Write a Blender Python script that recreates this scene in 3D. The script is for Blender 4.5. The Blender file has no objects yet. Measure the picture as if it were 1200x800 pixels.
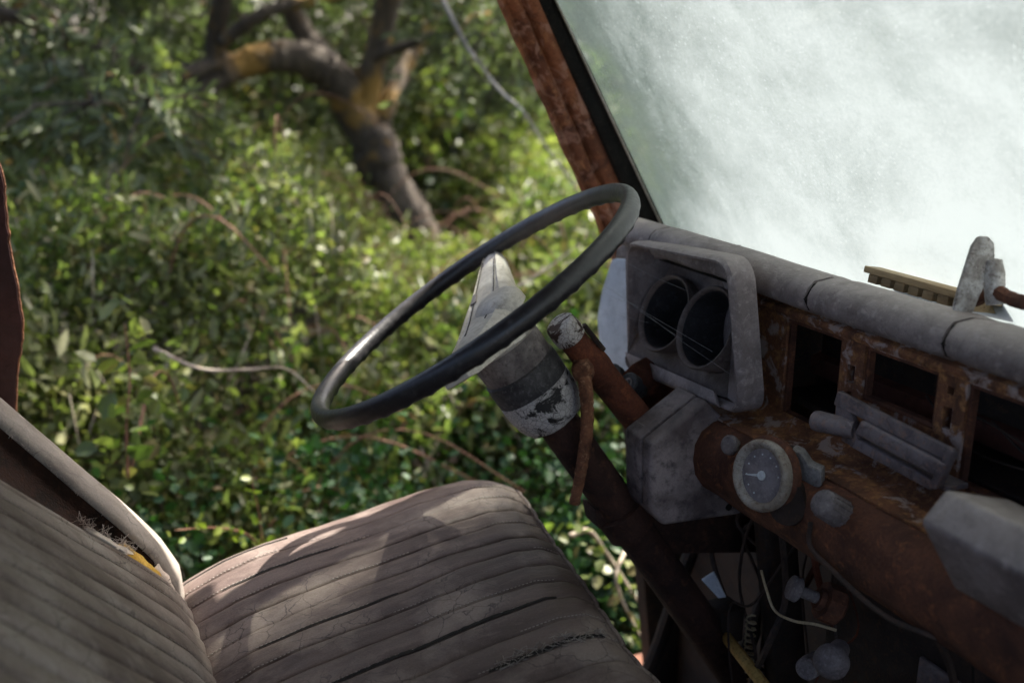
import bpy, bmesh, math, random
import numpy as np
from mathutils import Vector, Matrix, noise
random.seed(7)
RNG = np.random.default_rng(11)
sc = bpy.context.scene
COL = sc.collection
V = Vector

# ------------------------------------------------------------------ camera
# metres; +X towards the front of the truck, +Y towards the driver's door, +Z up.  The eye is the origin, the ground 1.6 m below.
YAW, PITCH, FPX = math.radians(24), math.radians(16), 1167.0
cam_d = bpy.data.cameras.new('camera')
cam = bpy.data.objects.new('camera', cam_d)
COL.objects.link(cam)
cam.rotation_euler = (math.pi/2 - PITCH, 0, -YAW)
cam_d.sensor_width = 36
cam_d.lens = FPX*36/1200
cam_d.clip_start, cam_d.clip_end = 0.02, 400
cam_d.dof.use_dof = True
cam_d.dof.focus_distance = 1.02
cam_d.dof.aperture_fstop = 3.4
sc.camera = cam

# ------------------------------------------------------------------ sky, sun, exposure
SUN = V((0.46, 0.27, 0.84)).normalized()
world = bpy.data.worlds.new('World')
sc.world = world
world.use_nodes = True
wn = world.node_tree
bg = wn.nodes['Background']
sky = wn.nodes.new('ShaderNodeTexSky')
sky.sky_type = 'NISHITA'
sky.sun_disc = False
sky.sun_elevation = math.asin(SUN.z)
sky.sun_rotation = math.atan2(SUN.x, SUN.y)
sky.dust_density, sky.air_density, sky.ozone_density = 5.0, 0.8, 0.4      # hazy, milky sky
wn.links.new(sky.outputs[0], bg.inputs[0])
bg.inputs[1].default_value = 0.14
sun_d = bpy.data.lights.new('sun', 'SUN')
sun_d.energy = 5.0
sun_d.angle = math.radians(0.53)
sun_d.color = (1.0, 0.95, 0.86)
sun = bpy.data.objects.new('sun', sun_d)
COL.objects.link(sun)
sun.rotation_euler = (-SUN).to_track_quat('-Z', 'Y').to_euler()
sun.location = (0, 0, 20)
vs = sc.view_settings
vs.view_transform, vs.look, vs.gamma, vs.use_curve_mapping = 'Standard', 'None', 1.0, False
vs.exposure = 2.08
sc.cycles.max_bounces = 12
sc.cycles.transparent_max_bounces = 16
sc.cycles.use_denoising = True

# ------------------------------------------------------------------ helpers
_F = V((math.sin(YAW)*math.cos(PITCH), math.cos(YAW)*math.cos(PITCH), -math.sin(PITCH)))
_R = V((math.cos(YAW), -math.sin(YAW), 0))
_U = _R.cross(_F)

def at(px, py, X=None, Y=None, Z=None):
    """point of the plane X=, Y= or Z= that was measured at this place of the photograph"""
    d = _F + _R*((px-600)/FPX) + _U*((400-py)/FPX)
    if X is not None: return d*(X/d.x)
    if Y is not None: return d*(Y/d.y)
    return d*(Z/d.z)

class MB:
    def __init__(s): s.v, s.f = [], []
    def add(s, vs_, fs):
        o = len(s.v); s.v += [tuple(p) for p in vs_]; s.f += [tuple(i+o for i in q) for q in fs]; return s
    def loft(s, rings, caps=True, closed=True):
        n = len(rings[0]); fs = []
        for r in range(len(rings)-1):
            for i in range(n if closed else n-1):
                j = (i+1) % n
                fs.append((r*n+i, r*n+j, (r+1)*n+j, (r+1)*n+i))
        if caps:
            fs.append(tuple(range(n))[::-1]); fs.append(tuple((len(rings)-1)*n+i for i in range(n)))
        return s.add([p for r in rings for p in r], fs)
    def tube(s, pts, rad, n=12, caps=True, closed=False, wob=0):
        pts = [V(p) for p in pts]
        if not isinstance(rad, (list, tuple)): rad = [rad]*len(pts)
        m = len(pts); rings = []; u = None
        for i, p in enumerate(pts):
            if closed: t = pts[(i+1) % m]-pts[i-1]
            else: t = pts[min(i+1, m-1)]-pts[max(i-1, 0)]
            t.normalize()
            if u is None: u = t.orthogonal().normalized()
            u = (u - t*u.dot(t)).normalized(); w = t.cross(u)
            rings.append([p+(u*math.cos(a)+w*math.sin(a))*rad[i]*(1+wob*random.uniform(-1, 1)) for a in [2*math.pi*k/n for k in range(n)]])
        if closed: rings.append(rings[0])
        return s.loft(rings, caps and not closed)
    def lathe(s, c, axis, prof, n=28, caps=False):
        """prof: list of (distance along axis, radius)"""
        a = V(axis).normalized(); u = a.orthogonal().normalized(); w = a.cross(u); c = V(c)
        return s.loft([[c+a*d+(u*math.cos(t)+w*math.sin(t))*r for t in [2*math.pi*k/n for k in range(n)]] for d, r in prof], caps)
    def prism(s, poly, ext):
        e = V(ext); return s.loft([[V(p) for p in poly], [V(p)+e for p in poly]])
    def box(s, a, b):
        (x0, y0, z0), (x1, y1, z1) = a, b
        return s.prism([(x0, y0, z0), (x1, y0, z0), (x1, y1, z0), (x0, y1, z0)], (0, 0, z1-z0))
    def sweep_y(s, prof, ys):
        """closed (X, Z) outline carried along Y"""
        return s.loft([[V((x, y, z)) for x, z in prof] for y in ys])

def obj(name, mb, mat, parent=None, bevel=0, seg=2, ang=35, sub=0):
    me = bpy.data.meshes.new(name)
    if isinstance(mb, MB): me.from_pydata(mb.v, [], mb.f)
    else: me = mb
    bm = bmesh.new(); bm.from_mesh(me)
    bmesh.ops.recalc_face_normals(bm, faces=bm.faces)
    if bevel:
        es = [e for e in bm.edges if len(e.link_faces) == 2 and e.calc_face_angle(0) > math.radians(28)]
        bmesh.ops.bevel(bm, geom=es, offset=bevel, segments=seg, affect='EDGES', profile=0.5, clamp_overlap=True)
    bm.to_mesh(me); bm.free()
    me.polygons.foreach_set('use_smooth', [True]*len(me.polygons))
    if ang: me.set_sharp_from_angle(angle=math.radians(ang))
    o = bpy.data.objects.new(name, me); COL.objects.link(o)
    if mat: me.materials.append(M[mat] if isinstance(mat, str) else mat)
    if parent: o.parent = parent
    if sub:
        md = o.modifiers.new('sub', 'SUBSURF'); md.levels = md.render_levels = sub
    return o

def tag(o, label, cat, group=None, kind=None):
    o['label'] = label
    if cat: o['category'] = cat
    if group: o['group'] = group
    if kind: o['kind'] = kind
    return o

def thing(name, label, cat, loc=(0, 0, 0), group=None):
    o = bpy.data.objects.new(name, None); COL.objects.link(o)
    o.empty_display_size = 0.05
    return tag(o, label, cat, group)

def crom(pts, n):
    """Catmull-Rom curve through pts"""
    P = [V(p) for p in pts]; P = [P[0]*2-P[1]]+P+[P[-1]*2-P[-2]]; out = []
    for i in range(1, len(P)-2):
        for k in range(n):
            t = k/n
            out.append(0.5*((2*P[i])+(P[i+1]-P[i-1])*t+(2*P[i-1]-5*P[i]+4*P[i+1]-P[i+2])*t*t+(3*P[i]-P[i-1]-3*P[i+1]+P[i+2])*t**3))
    out.append(P[-2]); return out

def lerp_tab(x, tab):
    return float(np.interp(x, [t[0] for t in tab], [t[1] for t in tab]))

# ------------------------------------------------------------------ materials
M = {}
def newmat(name):
    m = bpy.data.materials.new(name); m.use_nodes = True
    nt = m.node_tree
    return m, nt, nt.nodes['Principled BSDF'], nt.nodes['Material Output']
def N(nt, typ, **kw):
    n = nt.nodes.new(typ)
    for k, v in kw.items():
        if k.startswith('_'): setattr(n, k[1:], v)
        else: n.inputs[k.replace('__', ' ')].default_value = v
    return n
def ramp(nt, src, stops, interp='LINEAR'):
    r = nt.nodes.new('ShaderNodeValToRGB'); r.color_ramp.interpolation = interp
    el = r.color_ramp.elements
    while len(el) < len(stops): el.new(0.5)
    for e, (p, c) in zip(el, stops):
        e.position = p; e.color = (c, c, c, 1) if not isinstance(c, tuple) else (*c, 1)
    nt.links.new(src, r.inputs[0]); return r.outputs[0]
def mix(nt, fac, a, b, mode='MIX'):
    m = nt.nodes.new('ShaderNodeMix'); m.data_type = 'RGBA'; m.blend_type = mode
    for i, s in ((0, fac), (6, a), (7, b)):
        if isinstance(s, bpy.types.NodeSocket): nt.links.new(s, m.inputs[i])
        elif i == 0: m.inputs[0].default_value = s
        else: m.inputs[i].default_value = (*s, 1)
    return m.outputs[2]
def noise_out(nt, vec, scale, detail=6, rough=0.6, dist=0.0):
    n = N(nt, 'ShaderNodeTexNoise', Scale=scale, Detail=detail, Roughness=rough, Distortion=dist)
    nt.links.new(vec, n.inputs['Vector']); return n.outputs['Fac']
def coords(nt, scale=None):
    t = nt.nodes.new('ShaderNodeTexCoord'); o = t.outputs['Object']
    if scale:
        m = N(nt, 'ShaderNodeMapping'); m.inputs['Scale'].default_value = scale
        nt.links.new(o, m.inputs['Vector']); o = m.outputs[0]
    return o
def bump(nt, b, h, strength=0.3, dist=0.002):
    n = N(nt, 'ShaderNodeBump', Strength=strength, Distance=dist)
    nt.links.new(h, n.inputs['Height']); nt.links.new(n.outputs[0], b.inputs['Normal'])
def up_dust(nt, col, dust, amount, vec, lo=0.15, hi=0.95):
    """settled dust: thicker on faces that look upward, broken by noise"""
    g = nt.nodes.new('ShaderNodeNewGeometry'); sp = nt.nodes.new('ShaderNodeSeparateXYZ')
    nt.links.new(g.outputs['Normal'], sp.inputs[0])
    r = ramp(nt, sp.outputs[2], [(lo, 0.0), (hi, 1.0)])
    n = ramp(nt, noise_out(nt, vec, 60, 8, 0.7), [(0.3, 0.35), (0.7, 1.0)])
    mu = N(nt, 'ShaderNodeMath', _operation='MULTIPLY'); nt.links.new(r, mu.inputs[0]); nt.links.new(n, mu.inputs[1])
    m2 = N(nt, 'ShaderNodeMath', _operation='MULTIPLY'); nt.links.new(mu.outputs[0], m2.inputs[0]); m2.inputs[1].default_value = amount
    return mix(nt, m2.outputs[0], col, dust)

def mat_worn(name, c1, c2, c3, s=25, rough=(0.55, 0.85), bs=0.25, dust=None, damt=0.5, fine=400, scale=None, spec=0.3, metal=0, grime=0.0):
    m, nt, b, out = newmat(name); vec = coords(nt, scale)
    n1 = noise_out(nt, vec, s, 8, 0.62, 0.3); n2 = noise_out(nt, vec, s*5, 6, 0.7); n3 = noise_out(nt, vec, fine, 3, 0.6)
    c = mix(nt, ramp(nt, n1, [(0.42, 0.0), (0.58, 1.0)]), c1, c2)
    c = mix(nt, ramp(nt, n2, [(0.52, 0.0), (0.66, 0.8)]), c, c3)
    c = mix(nt, ramp(nt, n3, [(0.35, 0.0), (0.7, 0.22)]), c, tuple(x*0.45 for x in c1))
    if grime:
        sc1 = noise_out(nt, coords(nt, (160, 14, 60)), 1.0, 5, 0.6, 0.2); sc2 = noise_out(nt, coords(nt, (20, 150, 120)), 1.0, 5, 0.6, 0.2)
        c = mix(nt, ramp(nt, sc1, [(0.66, 0.0), (0.72, grime*0.7)]), c, tuple(min(1, x*2.0) for x in c2))
        c = mix(nt, ramp(nt, sc2, [(0.64, 0.0), (0.74, grime*0.8)]), c, tuple(x*0.35 for x in c1))
        vo = N(nt, 'ShaderNodeTexVoronoi', Scale=190.0); nt.links.new(vec, vo.inputs['Vector'])
        c = mix(nt, ramp(nt, vo.outputs['Distance'], [(0.08, grime), (0.16, 0.0)]), c, tuple(x*0.3 for x in c1))
        st = noise_out(nt, vec, s*2.2, 10, 0.75, 1.2)
        c = mix(nt, ramp(nt, st, [(0.50, 0.0), (0.62, grime*0.75)]), c, tuple(x*0.42 for x in c1))
    if dust: c = up_dust(nt, c, dust, damt, vec)
    nt.links.new(c, b.inputs['Base Color'])
    nt.links.new(ramp(nt, n2, [(0.3, rough[0]), (0.7, rough[1])]), b.inputs['Roughness'])
    b.inputs['Specular IOR Level'].default_value = spec; b.inputs['Metallic'].default_value = metal
    mx = N(nt, 'ShaderNodeMath', _operation='ADD'); nt.links.new(n2, mx.inputs[0]); nt.links.new(n3, mx.inputs[1])
    bump(nt, b, mx.outputs[0], bs, 0.0015)
    M[name] = m; return m

def mat_rust(name, dark, mid, bright, paint=None, pamt=0.0, s=14, pos=0.62, rough=0.82, b0=0.54, b1=0.70):
    m, nt, b, out = newmat(name); vec = coords(nt)
    n1 = noise_out(nt, vec, s, 10, 0.68, 0.6); n2 = noise_out(nt, vec, s*3.3, 8, 0.7, 0.4); n3 = noise_out(nt, vec, 320, 4, 0.7)
    c = mix(nt, ramp(nt, n1, [(0.38, 0.0), (0.6, 1.0)]), dark, mid)
    c = mix(nt, ramp(nt, n2, [(b0, 0.0), (b1, 0.9)]), c, bright)
    c = mix(nt, ramp(nt, n3, [(0.4, 0.0), (0.72, 0.6)]), c, dark)
    if paint:
        n4 = noise_out(nt, vec, s*1.6, 10, 0.66, 0.5)
        pm = ramp(nt, n4, [(pos-0.03, 0.0), (pos+0.03, pamt)])
        c = mix(nt, pm, c, paint)
    nt.links.new(c, b.inputs['Base Color'])
    b.inputs['Roughness'].default_value = rough; b.inputs['Specular IOR Level'].default_value = 0.3
    mx = N(nt, 'ShaderNodeMath', _operation='ADD'); nt.links.new(n2, mx.inputs[0]); nt.links.new(n3, mx.inputs[1])
    bump(nt, b, mx.outputs[0], 0.6, 0.003)
    M[name] = m; return m

mat_worn('grey_pad', (0.16, 0.128, 0.12), (0.26, 0.218, 0.206), (0.38, 0.33, 0.31), 16, dust=(0.46, 0.415, 0.39), damt=0.5, grime=0.55)
mat_worn('grey_plastic', (0.20, 0.165, 0.16), (0.29, 0.245, 0.238), (0.40, 0.35, 0.335), 22, dust=(0.42, 0.38, 0.365), damt=0.4, grime=0.4)
mat_worn('shroud_grey', (0.115, 0.088, 0.086), (0.30, 0.25, 0.242), (0.055, 0.045, 0.05), 11, bs=0.2, dust=(0.36, 0.32, 0.31), damt=0.35, grime=0.45)
mat_worn('collar_grey', (0.12, 0.10, 0.095), (0.26, 0.225, 0.21), (0.07, 0.058, 0.054), 26, dust=(0.36, 0.32, 0.30), damt=0.3, grime=0.6)
mat_worn('pale_panel', (0.42, 0.46, 0.50), (0.5, 0.54, 0.58), (0.36, 0.38, 0.42), 12, grime=0.35)
mat_worn('brown_plastic', (0.102, 0.079, 0.072), (0.144, 0.115, 0.103), (0.204, 0.168, 0.156), 20, grime=0.50)
mat_worn('well_black', (0.018, 0.018, 0.02), (0.03, 0.03, 0.033), (0.05, 0.05, 0.055), 30, rough=(0.35, 0.5))
mat_worn('tube_grey', (0.2, 0.2, 0.22), (0.25, 0.25, 0.27), (0.15, 0.15, 0.16), 30)
mat_worn('rim_black', (0.011, 0.011, 0.013), (0.018, 0.017, 0.019), (0.05, 0.046, 0.046), 30, rough=(0.30, 0.5), bs=0.12, dust=(0.09, 0.08, 0.078), damt=0.2, spec=0.6, grime=0.40)
mat_worn('cream', (0.52, 0.47, 0.41), (0.66, 0.61, 0.54), (0.40, 0.34, 0.28), 25, rough=(0.4, 0.6), grime=0.3)
mat_worn('collar_black', (0.035, 0.033, 0.034), (0.07, 0.066, 0.066), (0.16, 0.15, 0.15), 30, grime=0.50)
mat_worn('knob_grey', (0.14, 0.12, 0.12), (0.20, 0.175, 0.172), (0.3, 0.27, 0.265), 60, grime=0.70)
mat_worn('knob_black', (0.02, 0.02, 0.022), (0.035, 0.035, 0.037), (0.09, 0.09, 0.09), 60, rough=(0.35, 0.6))
mat_worn('dark_metal', (0.022, 0.016, 0.014), (0.04, 0.026, 0.02), (0.08, 0.045, 0.028), 25)
mat_worn('cab_paint', (0.10, 0.035, 0.025), (0.14, 0.05, 0.035), (0.06, 0.03, 0.022), 15)
mat_worn('door_paint', (0.035, 0.012, 0.011), (0.055, 0.018, 0.016), (0.03, 0.012, 0.01), 15)
mat_worn('rubber', (0.010, 0.009, 0.008), (0.016, 0.014, 0.012), (0.04, 0.032, 0.026), 40, rough=(0.7, 0.9), spec=0.15)
mat_worn('daylight_shard_pale', (0.7, 0.74, 0.8), (0.8, 0.84, 0.88), (0.5, 0.52, 0.55), 60, rough=(0.15, 0.3))  # near-white for the shard that stands in for daylight
mat_worn('chrome_strip', (0.5, 0.45, 0.38), (0.6, 0.55, 0.48), (0.25, 0.18, 0.12), 40, rough=(0.3, 0.5), metal=0.6)
mat_worn('alloy', (0.22, 0.205, 0.195), (0.31, 0.295, 0.28), (0.14, 0.125, 0.115), 50, bs=0.6, grime=0.60)
mat_worn('heater_metal', (0.127, 0.101, 0.101), (0.207, 0.172, 0.170), (0.299, 0.184, 0.138), 30, dust=(0.28, 0.24, 0.235), damt=0.35, grime=0.70)
mat_worn('gauge_bezel', (0.27, 0.23, 0.185), (0.38, 0.35, 0.31), (0.15, 0.09, 0.06), 45, grime=0.60)
mat_worn('gauge_face', (0.20, 0.18, 0.188), (0.27, 0.245, 0.25), (0.34, 0.31, 0.31), 60)
mat_worn('white_mark', (0.6, 0.65, 0.66), (0.7, 0.74, 0.75), (0.5, 0.5, 0.5), 60)
mat_worn('wood', (0.30, 0.21, 0.11), (0.42, 0.31, 0.17), (0.2, 0.13, 0.07), 20, scale=(1, 0.12, 1), grime=0.60)
mat_worn('paddle', (0.3, 0.27, 0.24), (0.6, 0.57, 0.53), (0.12, 0.08, 0.06), 55, grime=0.60)
mat_worn('sunlit_rod_gold', (0.58, 0.38, 0.10), (0.72, 0.50, 0.16), (0.2, 0.1, 0.04), 40)  # gold stands for sun falling on the rod, painted into its colour
mat_worn('brass_wire', (0.45, 0.36, 0.22), (0.55, 0.45, 0.28), (0.3, 0.2, 0.1), 60)
mat_worn('dark_wire', (0.04, 0.03, 0.025), (0.07, 0.045, 0.035), (0.1, 0.06, 0.04), 60)
mat_worn('foam', (0.55, 0.33, 0.04), (0.66, 0.42, 0.08), (0.3, 0.15, 0.03), 60, bs=0.8)
mat_worn('lining', (0.012, 0.007, 0.005), (0.028, 0.013, 0.009), (0.06, 0.03, 0.018), 40, bs=0.6, spec=0.1)
mat_worn('cloth', (0.6, 0.5, 0.42), (0.7, 0.62, 0.54), (0.5, 0.38, 0.3), 60)
mat_worn('thread', (0.3, 0.26, 0.23), (0.36, 0.32, 0.28), (0.2, 0.17, 0.15), 90)
mat_worn('earth', (0.03, 0.022, 0.015), (0.055, 0.042, 0.027), (0.03, 0.034, 0.015), 3, fine=60)
mat_worn('floor_grey', (0.10, 0.095, 0.09), (0.17, 0.165, 0.16), (0.05, 0.035, 0.028), 12, dust=(0.25, 0.24, 0.22), damt=0.5)
mat_worn('web', (0.3, 0.3, 0.3), (0.4, 0.4, 0.4), (0.2, 0.2, 0.2), 60)
mat_worn('dry_cane', (0.30, 0.24, 0.17), (0.4, 0.34, 0.26), (0.2, 0.13, 0.09), 30)
mat_worn('red_cane', (0.16, 0.07, 0.045), (0.22, 0.11, 0.06), (0.1, 0.09, 0.03), 30)
mat_worn('pale_bark', (0.2, 0.18, 0.155), (0.34, 0.32, 0.29), (0.1, 0.085, 0.07), 18)
mat_rust('rust_red', (0.044, 0.015, 0.009), (0.150, 0.044, 0.021), (0.300, 0.094, 0.037))
mat_rust('rust_brown', (0.061, 0.027, 0.018), (0.162, 0.065, 0.036), (0.351, 0.135, 0.057), s=22)
mat_rust('rust_fascia', (0.09, 0.04, 0.024), (0.25, 0.105, 0.05), (0.50, 0.24, 0.085), (0.42, 0.335, 0.30), 0.8, s=20, pos=0.56, b0=0.49, b1=0.66)
mat_rust('rust_pillar', (0.10, 0.034, 0.018), (0.40, 0.145, 0.065), (0.60, 0.27, 0.12), (0.55, 0.30, 0.22), 0.6, s=16, pos=0.53, rough=0.42)
mat_rust('rust_dark', (0.02, 0.01, 0.008), (0.055, 0.024, 0.016), (0.12, 0.05, 0.028), s=25)
mat_rust('rust_orange', (0.09, 0.036, 0.02), (0.28, 0.12, 0.06), (0.48, 0.27, 0.15), s=45)

def mat_flake(name, paint, under, s=30, pos=0.5, scale=None):
    m, nt, b, out = newmat(name); vec = coords(nt, scale)
    n1 = noise_out(nt, vec, s, 12, 0.7, 0.8); n2 = noise_out(nt, vec, s*6, 6, 0.7)
    vor = N(nt, 'ShaderNodeTexVoronoi', Scale=s*5); vor.feature = 'DISTANCE_TO_EDGE'; nt.links.new(vec, vor.inputs['Vector'])
    crack = ramp(nt, vor.outputs['Distance'], [(0.0, 0.0), (0.06, 1.0)])
    msk = ramp(nt, n1, [(pos-0.012, 0.0), (pos+0.012, 1.0)])
    mm = N(nt, 'ShaderNodeMath', _operation='MULTIPLY'); nt.links.new(msk, mm.inputs[0])
    cr = N(nt, 'ShaderNodeMath', _operation='MAXIMUM'); nt.links.new(crack, cr.inputs[0]); cr.inputs[1].default_value = 0.5
    nt.links.new(cr.outputs[0], mm.inputs[1])
    pc = mix(nt, ramp(nt, n2, [(0.4, 0.0), (0.7, 0.7)]), paint, tuple(x*0.6 for x in paint))
    nt.links.new(mix(nt, mm.outputs[0], under, pc), b.inputs['Base Color'])
    b.inputs['Roughness'].default_value = 0.65
    bump(nt, b, mm.outputs[0], 0.7, 0.002)
    M[name] = m
mat_flake('flaked_white', (0.5, 0.47, 0.45), (0.014, 0.012, 0.012), 34, 0.425)
mat_flake('flaked_cap', (0.55, 0.5, 0.46), (0.05, 0.025, 0.018), 38, 0.46)

def mat_seat(name, c1, c2, c3, axis):
    """faded vinyl, streaked along the flutes"""
    m, nt, b, out = newmat(name)
    sca = (2.2, 12, 12) if axis == 'x' else (5, 13, 3)
    vec = coords(nt, sca); vec2 = coords(nt)
    n1 = noise_out(nt, vec, 1.6, 8, 0.65, 0.5); n2 = noise_out(nt, vec, 7, 8, 0.72, 0.5); n3 = noise_out(nt, vec2, 500, 4, 0.6); n4 = noise_out(nt, vec2, 9, 6, 0.6)
    c = mix(nt, ramp(nt, n1, [(0.41, 0.0), (0.59, 1.0)]), c1, c2)
    c = mix(nt, ramp(nt, n4, [(0.49, 0.0), (0.63, 0.75)]), c, c3)
    c = mix(nt, ramp(nt, n2, [(0.52, 0.0), (0.8, 0.55)]), c, tuple(x*1.25 for x in c3))
    vo = N(nt, 'ShaderNodeTexVoronoi', Scale=260.0); nt.links.new(vec2, vo.inputs['Vector'])
    sp = ramp(nt, vo.outputs['Distance'], [(0.05, 0.5), (0.10, 0.0)])
    c = mix(nt, sp, c, (0.33, 0.3, 0.27))
    vc = N(nt, 'ShaderNodeTexVoronoi', Scale=34.0); vc.feature = 'DISTANCE_TO_EDGE'
    nz = N(nt, 'ShaderNodeTexNoise', Scale=30.0, Detail=5.0); nt.links.new(vec2, nz.inputs['Vector'])
    va = N(nt, 'ShaderNodeVectorMath', _operation='MULTIPLY_ADD'); nt.links.new(nz.outputs['Color'], va.inputs[0]); va.inputs[1].default_value = (0.03, 0.03, 0.03); nt.links.new(vec2, va.inputs[2])
    nt.links.new(va.outputs[0], vc.inputs['Vector'])
    ck = N(nt, 'ShaderNodeMath', _operation='MULTIPLY'); nt.links.new(ramp(nt, vc.outputs['Distance'], [(0.0, 0.8), (0.02, 0.0)]), ck.inputs[0]); nt.links.new(ramp(nt, n4, [(0.46, 0.0), (0.56, 1.0)]), ck.inputs[1])
    c = mix(nt, ck.outputs[0], c, tuple(x*0.25 for x in c1))
    c = mix(nt, ramp(nt, n3, [(0.35, 0.0), (0.7, 0.3)]), c, tuple(x*0.4 for x in c1))
    nt.links.new(c, b.inputs['Base Color'])
    nt.links.new(ramp(nt, n2, [(0.3, 0.42), (0.7, 0.7)]), b.inputs['Roughness'])
    b.inputs['Specular IOR Level'].default_value = 0.25
    mx = N(nt, 'ShaderNodeMath', _operation='ADD'); nt.links.new(n2, mx.inputs[0]); nt.links.new(n3, mx.inputs[1])
    bump(nt, b, mx.outputs[0], 0.35, 0.0015)
    M[name] = m
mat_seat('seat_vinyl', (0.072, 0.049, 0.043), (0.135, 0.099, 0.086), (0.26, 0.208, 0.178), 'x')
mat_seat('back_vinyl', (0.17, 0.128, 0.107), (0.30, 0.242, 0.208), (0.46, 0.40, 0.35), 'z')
mat_seat('band_vinyl', (0.22, 0.19, 0.165), (0.32, 0.285, 0.25), (0.45, 0.41, 0.365), 'z')

def mat_leaf(name, cols, trans=0.45, rough=0.42, clump=1.6, dead=None):
    m, nt, b, out = newmat(name)
    g = nt.nodes.new('ShaderNodeNewGeometry'); vec = coords(nt)
    c = ramp(nt, g.outputs['Random Per Island'], [(i/max(1, len(cols)-1), q) for i, q in enumerate(cols)])
    n = noise_out(nt, vec, clump, 4, 0.6)
    c = mix(nt, ramp(nt, n, [(0.35, 0.0), (0.65, 0.7)]), c, cols[len(cols)//2], 'MIX')
    nt.links.new(c, b.inputs['Base Color'])
    b.inputs['Roughness'].default_value = rough; b.inputs['Specular IOR Level'].default_value = 0.3
    tr = N(nt, 'ShaderNodeBsdfTranslucent')
    nt.links.new(mix(nt, 1.0, c, (1.15, 1.45, 0.65), 'MULTIPLY'), tr.inputs['Color'])
    ms = N(nt, 'ShaderNodeMixShader', Fac=trans)
    nt.links.new(b.outputs[0], ms.inputs[1]); nt.links.new(tr.outputs[0], ms.inputs[2])
    nt.links.new(ms.outputs[0], out.inputs['Surface'])
    M[name] = m
mat_leaf('bramble_leaf', [(0.018, 0.042, 0.012), (0.045, 0.082, 0.02), (0.09, 0.125, 0.03), (0.17, 0.175, 0.06), (0.03, 0.065, 0.018), (0.13, 0.075, 0.042), (0.10, 0.14, 0.065)])
mat_leaf('olive_leaf', [(0.055, 0.07, 0.028), (0.08, 0.095, 0.04), (0.13, 0.145, 0.08), (0.095, 0.11, 0.05), (0.17, 0.18, 0.11)], 0.3, 0.55)
mat_leaf('far_leaf', [(0.06, 0.09, 0.035), (0.09, 0.12, 0.05), (0.12, 0.14, 0.07), (0.15, 0.17, 0.08)], 0.35)
mat_leaf('ivy_leaf', [(0.014, 0.042, 0.014), (0.025, 0.065, 0.018), (0.035, 0.08, 0.022), (0.02, 0.05, 0.02)], 0.25)
mat_leaf('dead_leaf', [(0.05, 0.03, 0.016), (0.09, 0.055, 0.03), (0.06, 0.06, 0.022), (0.13, 0.085, 0.05)], 0.15, 0.7)
mat_leaf('weed_leaf', [(0.06, 0.085, 0.03), (0.11, 0.13, 0.05), (0.17, 0.165, 0.08), (0.08, 0.10, 0.035)], 0.4)
mat_leaf('sprig_leaf', [(0.16, 0.2, 0.03), (0.22, 0.25, 0.05), (0.12, 0.18, 0.03)], 0.5)

def mat_bark():
    m, nt, b, out = newmat('olive_bark'); vec = coords(nt, (1, 1, 0.45))
    n1 = noise_out(nt, vec, 5, 9, 0.65, 1.0); n2 = noise_out(nt, vec, 26, 8, 0.7, 1.0); n3 = noise_out(nt, coords(nt), 3.2, 7, 0.62, 0.3)
    c = mix(nt, ramp(nt, n1, [(0.38, 0.0), (0.62, 1.0)]), (0.045, 0.034, 0.024), (0.12, 0.093, 0.066))
    c = mix(nt, ramp(nt, n2, [(0.5, 0.0), (0.7, 0.8)]), c, (0.02, 0.014, 0.010))
    c = mix(nt, ramp(nt, n3, [(0.52, 0.0), (0.62, 0.75)]), c, (0.34, 0.19, 0.03))
    nt.links.new(c, b.inputs['Base Color']); b.inputs['Roughness'].default_value = 0.9
    bump(nt, b, n2, 0.9, 0.02); M['olive_bark'] = m
mat_bark()

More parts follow.
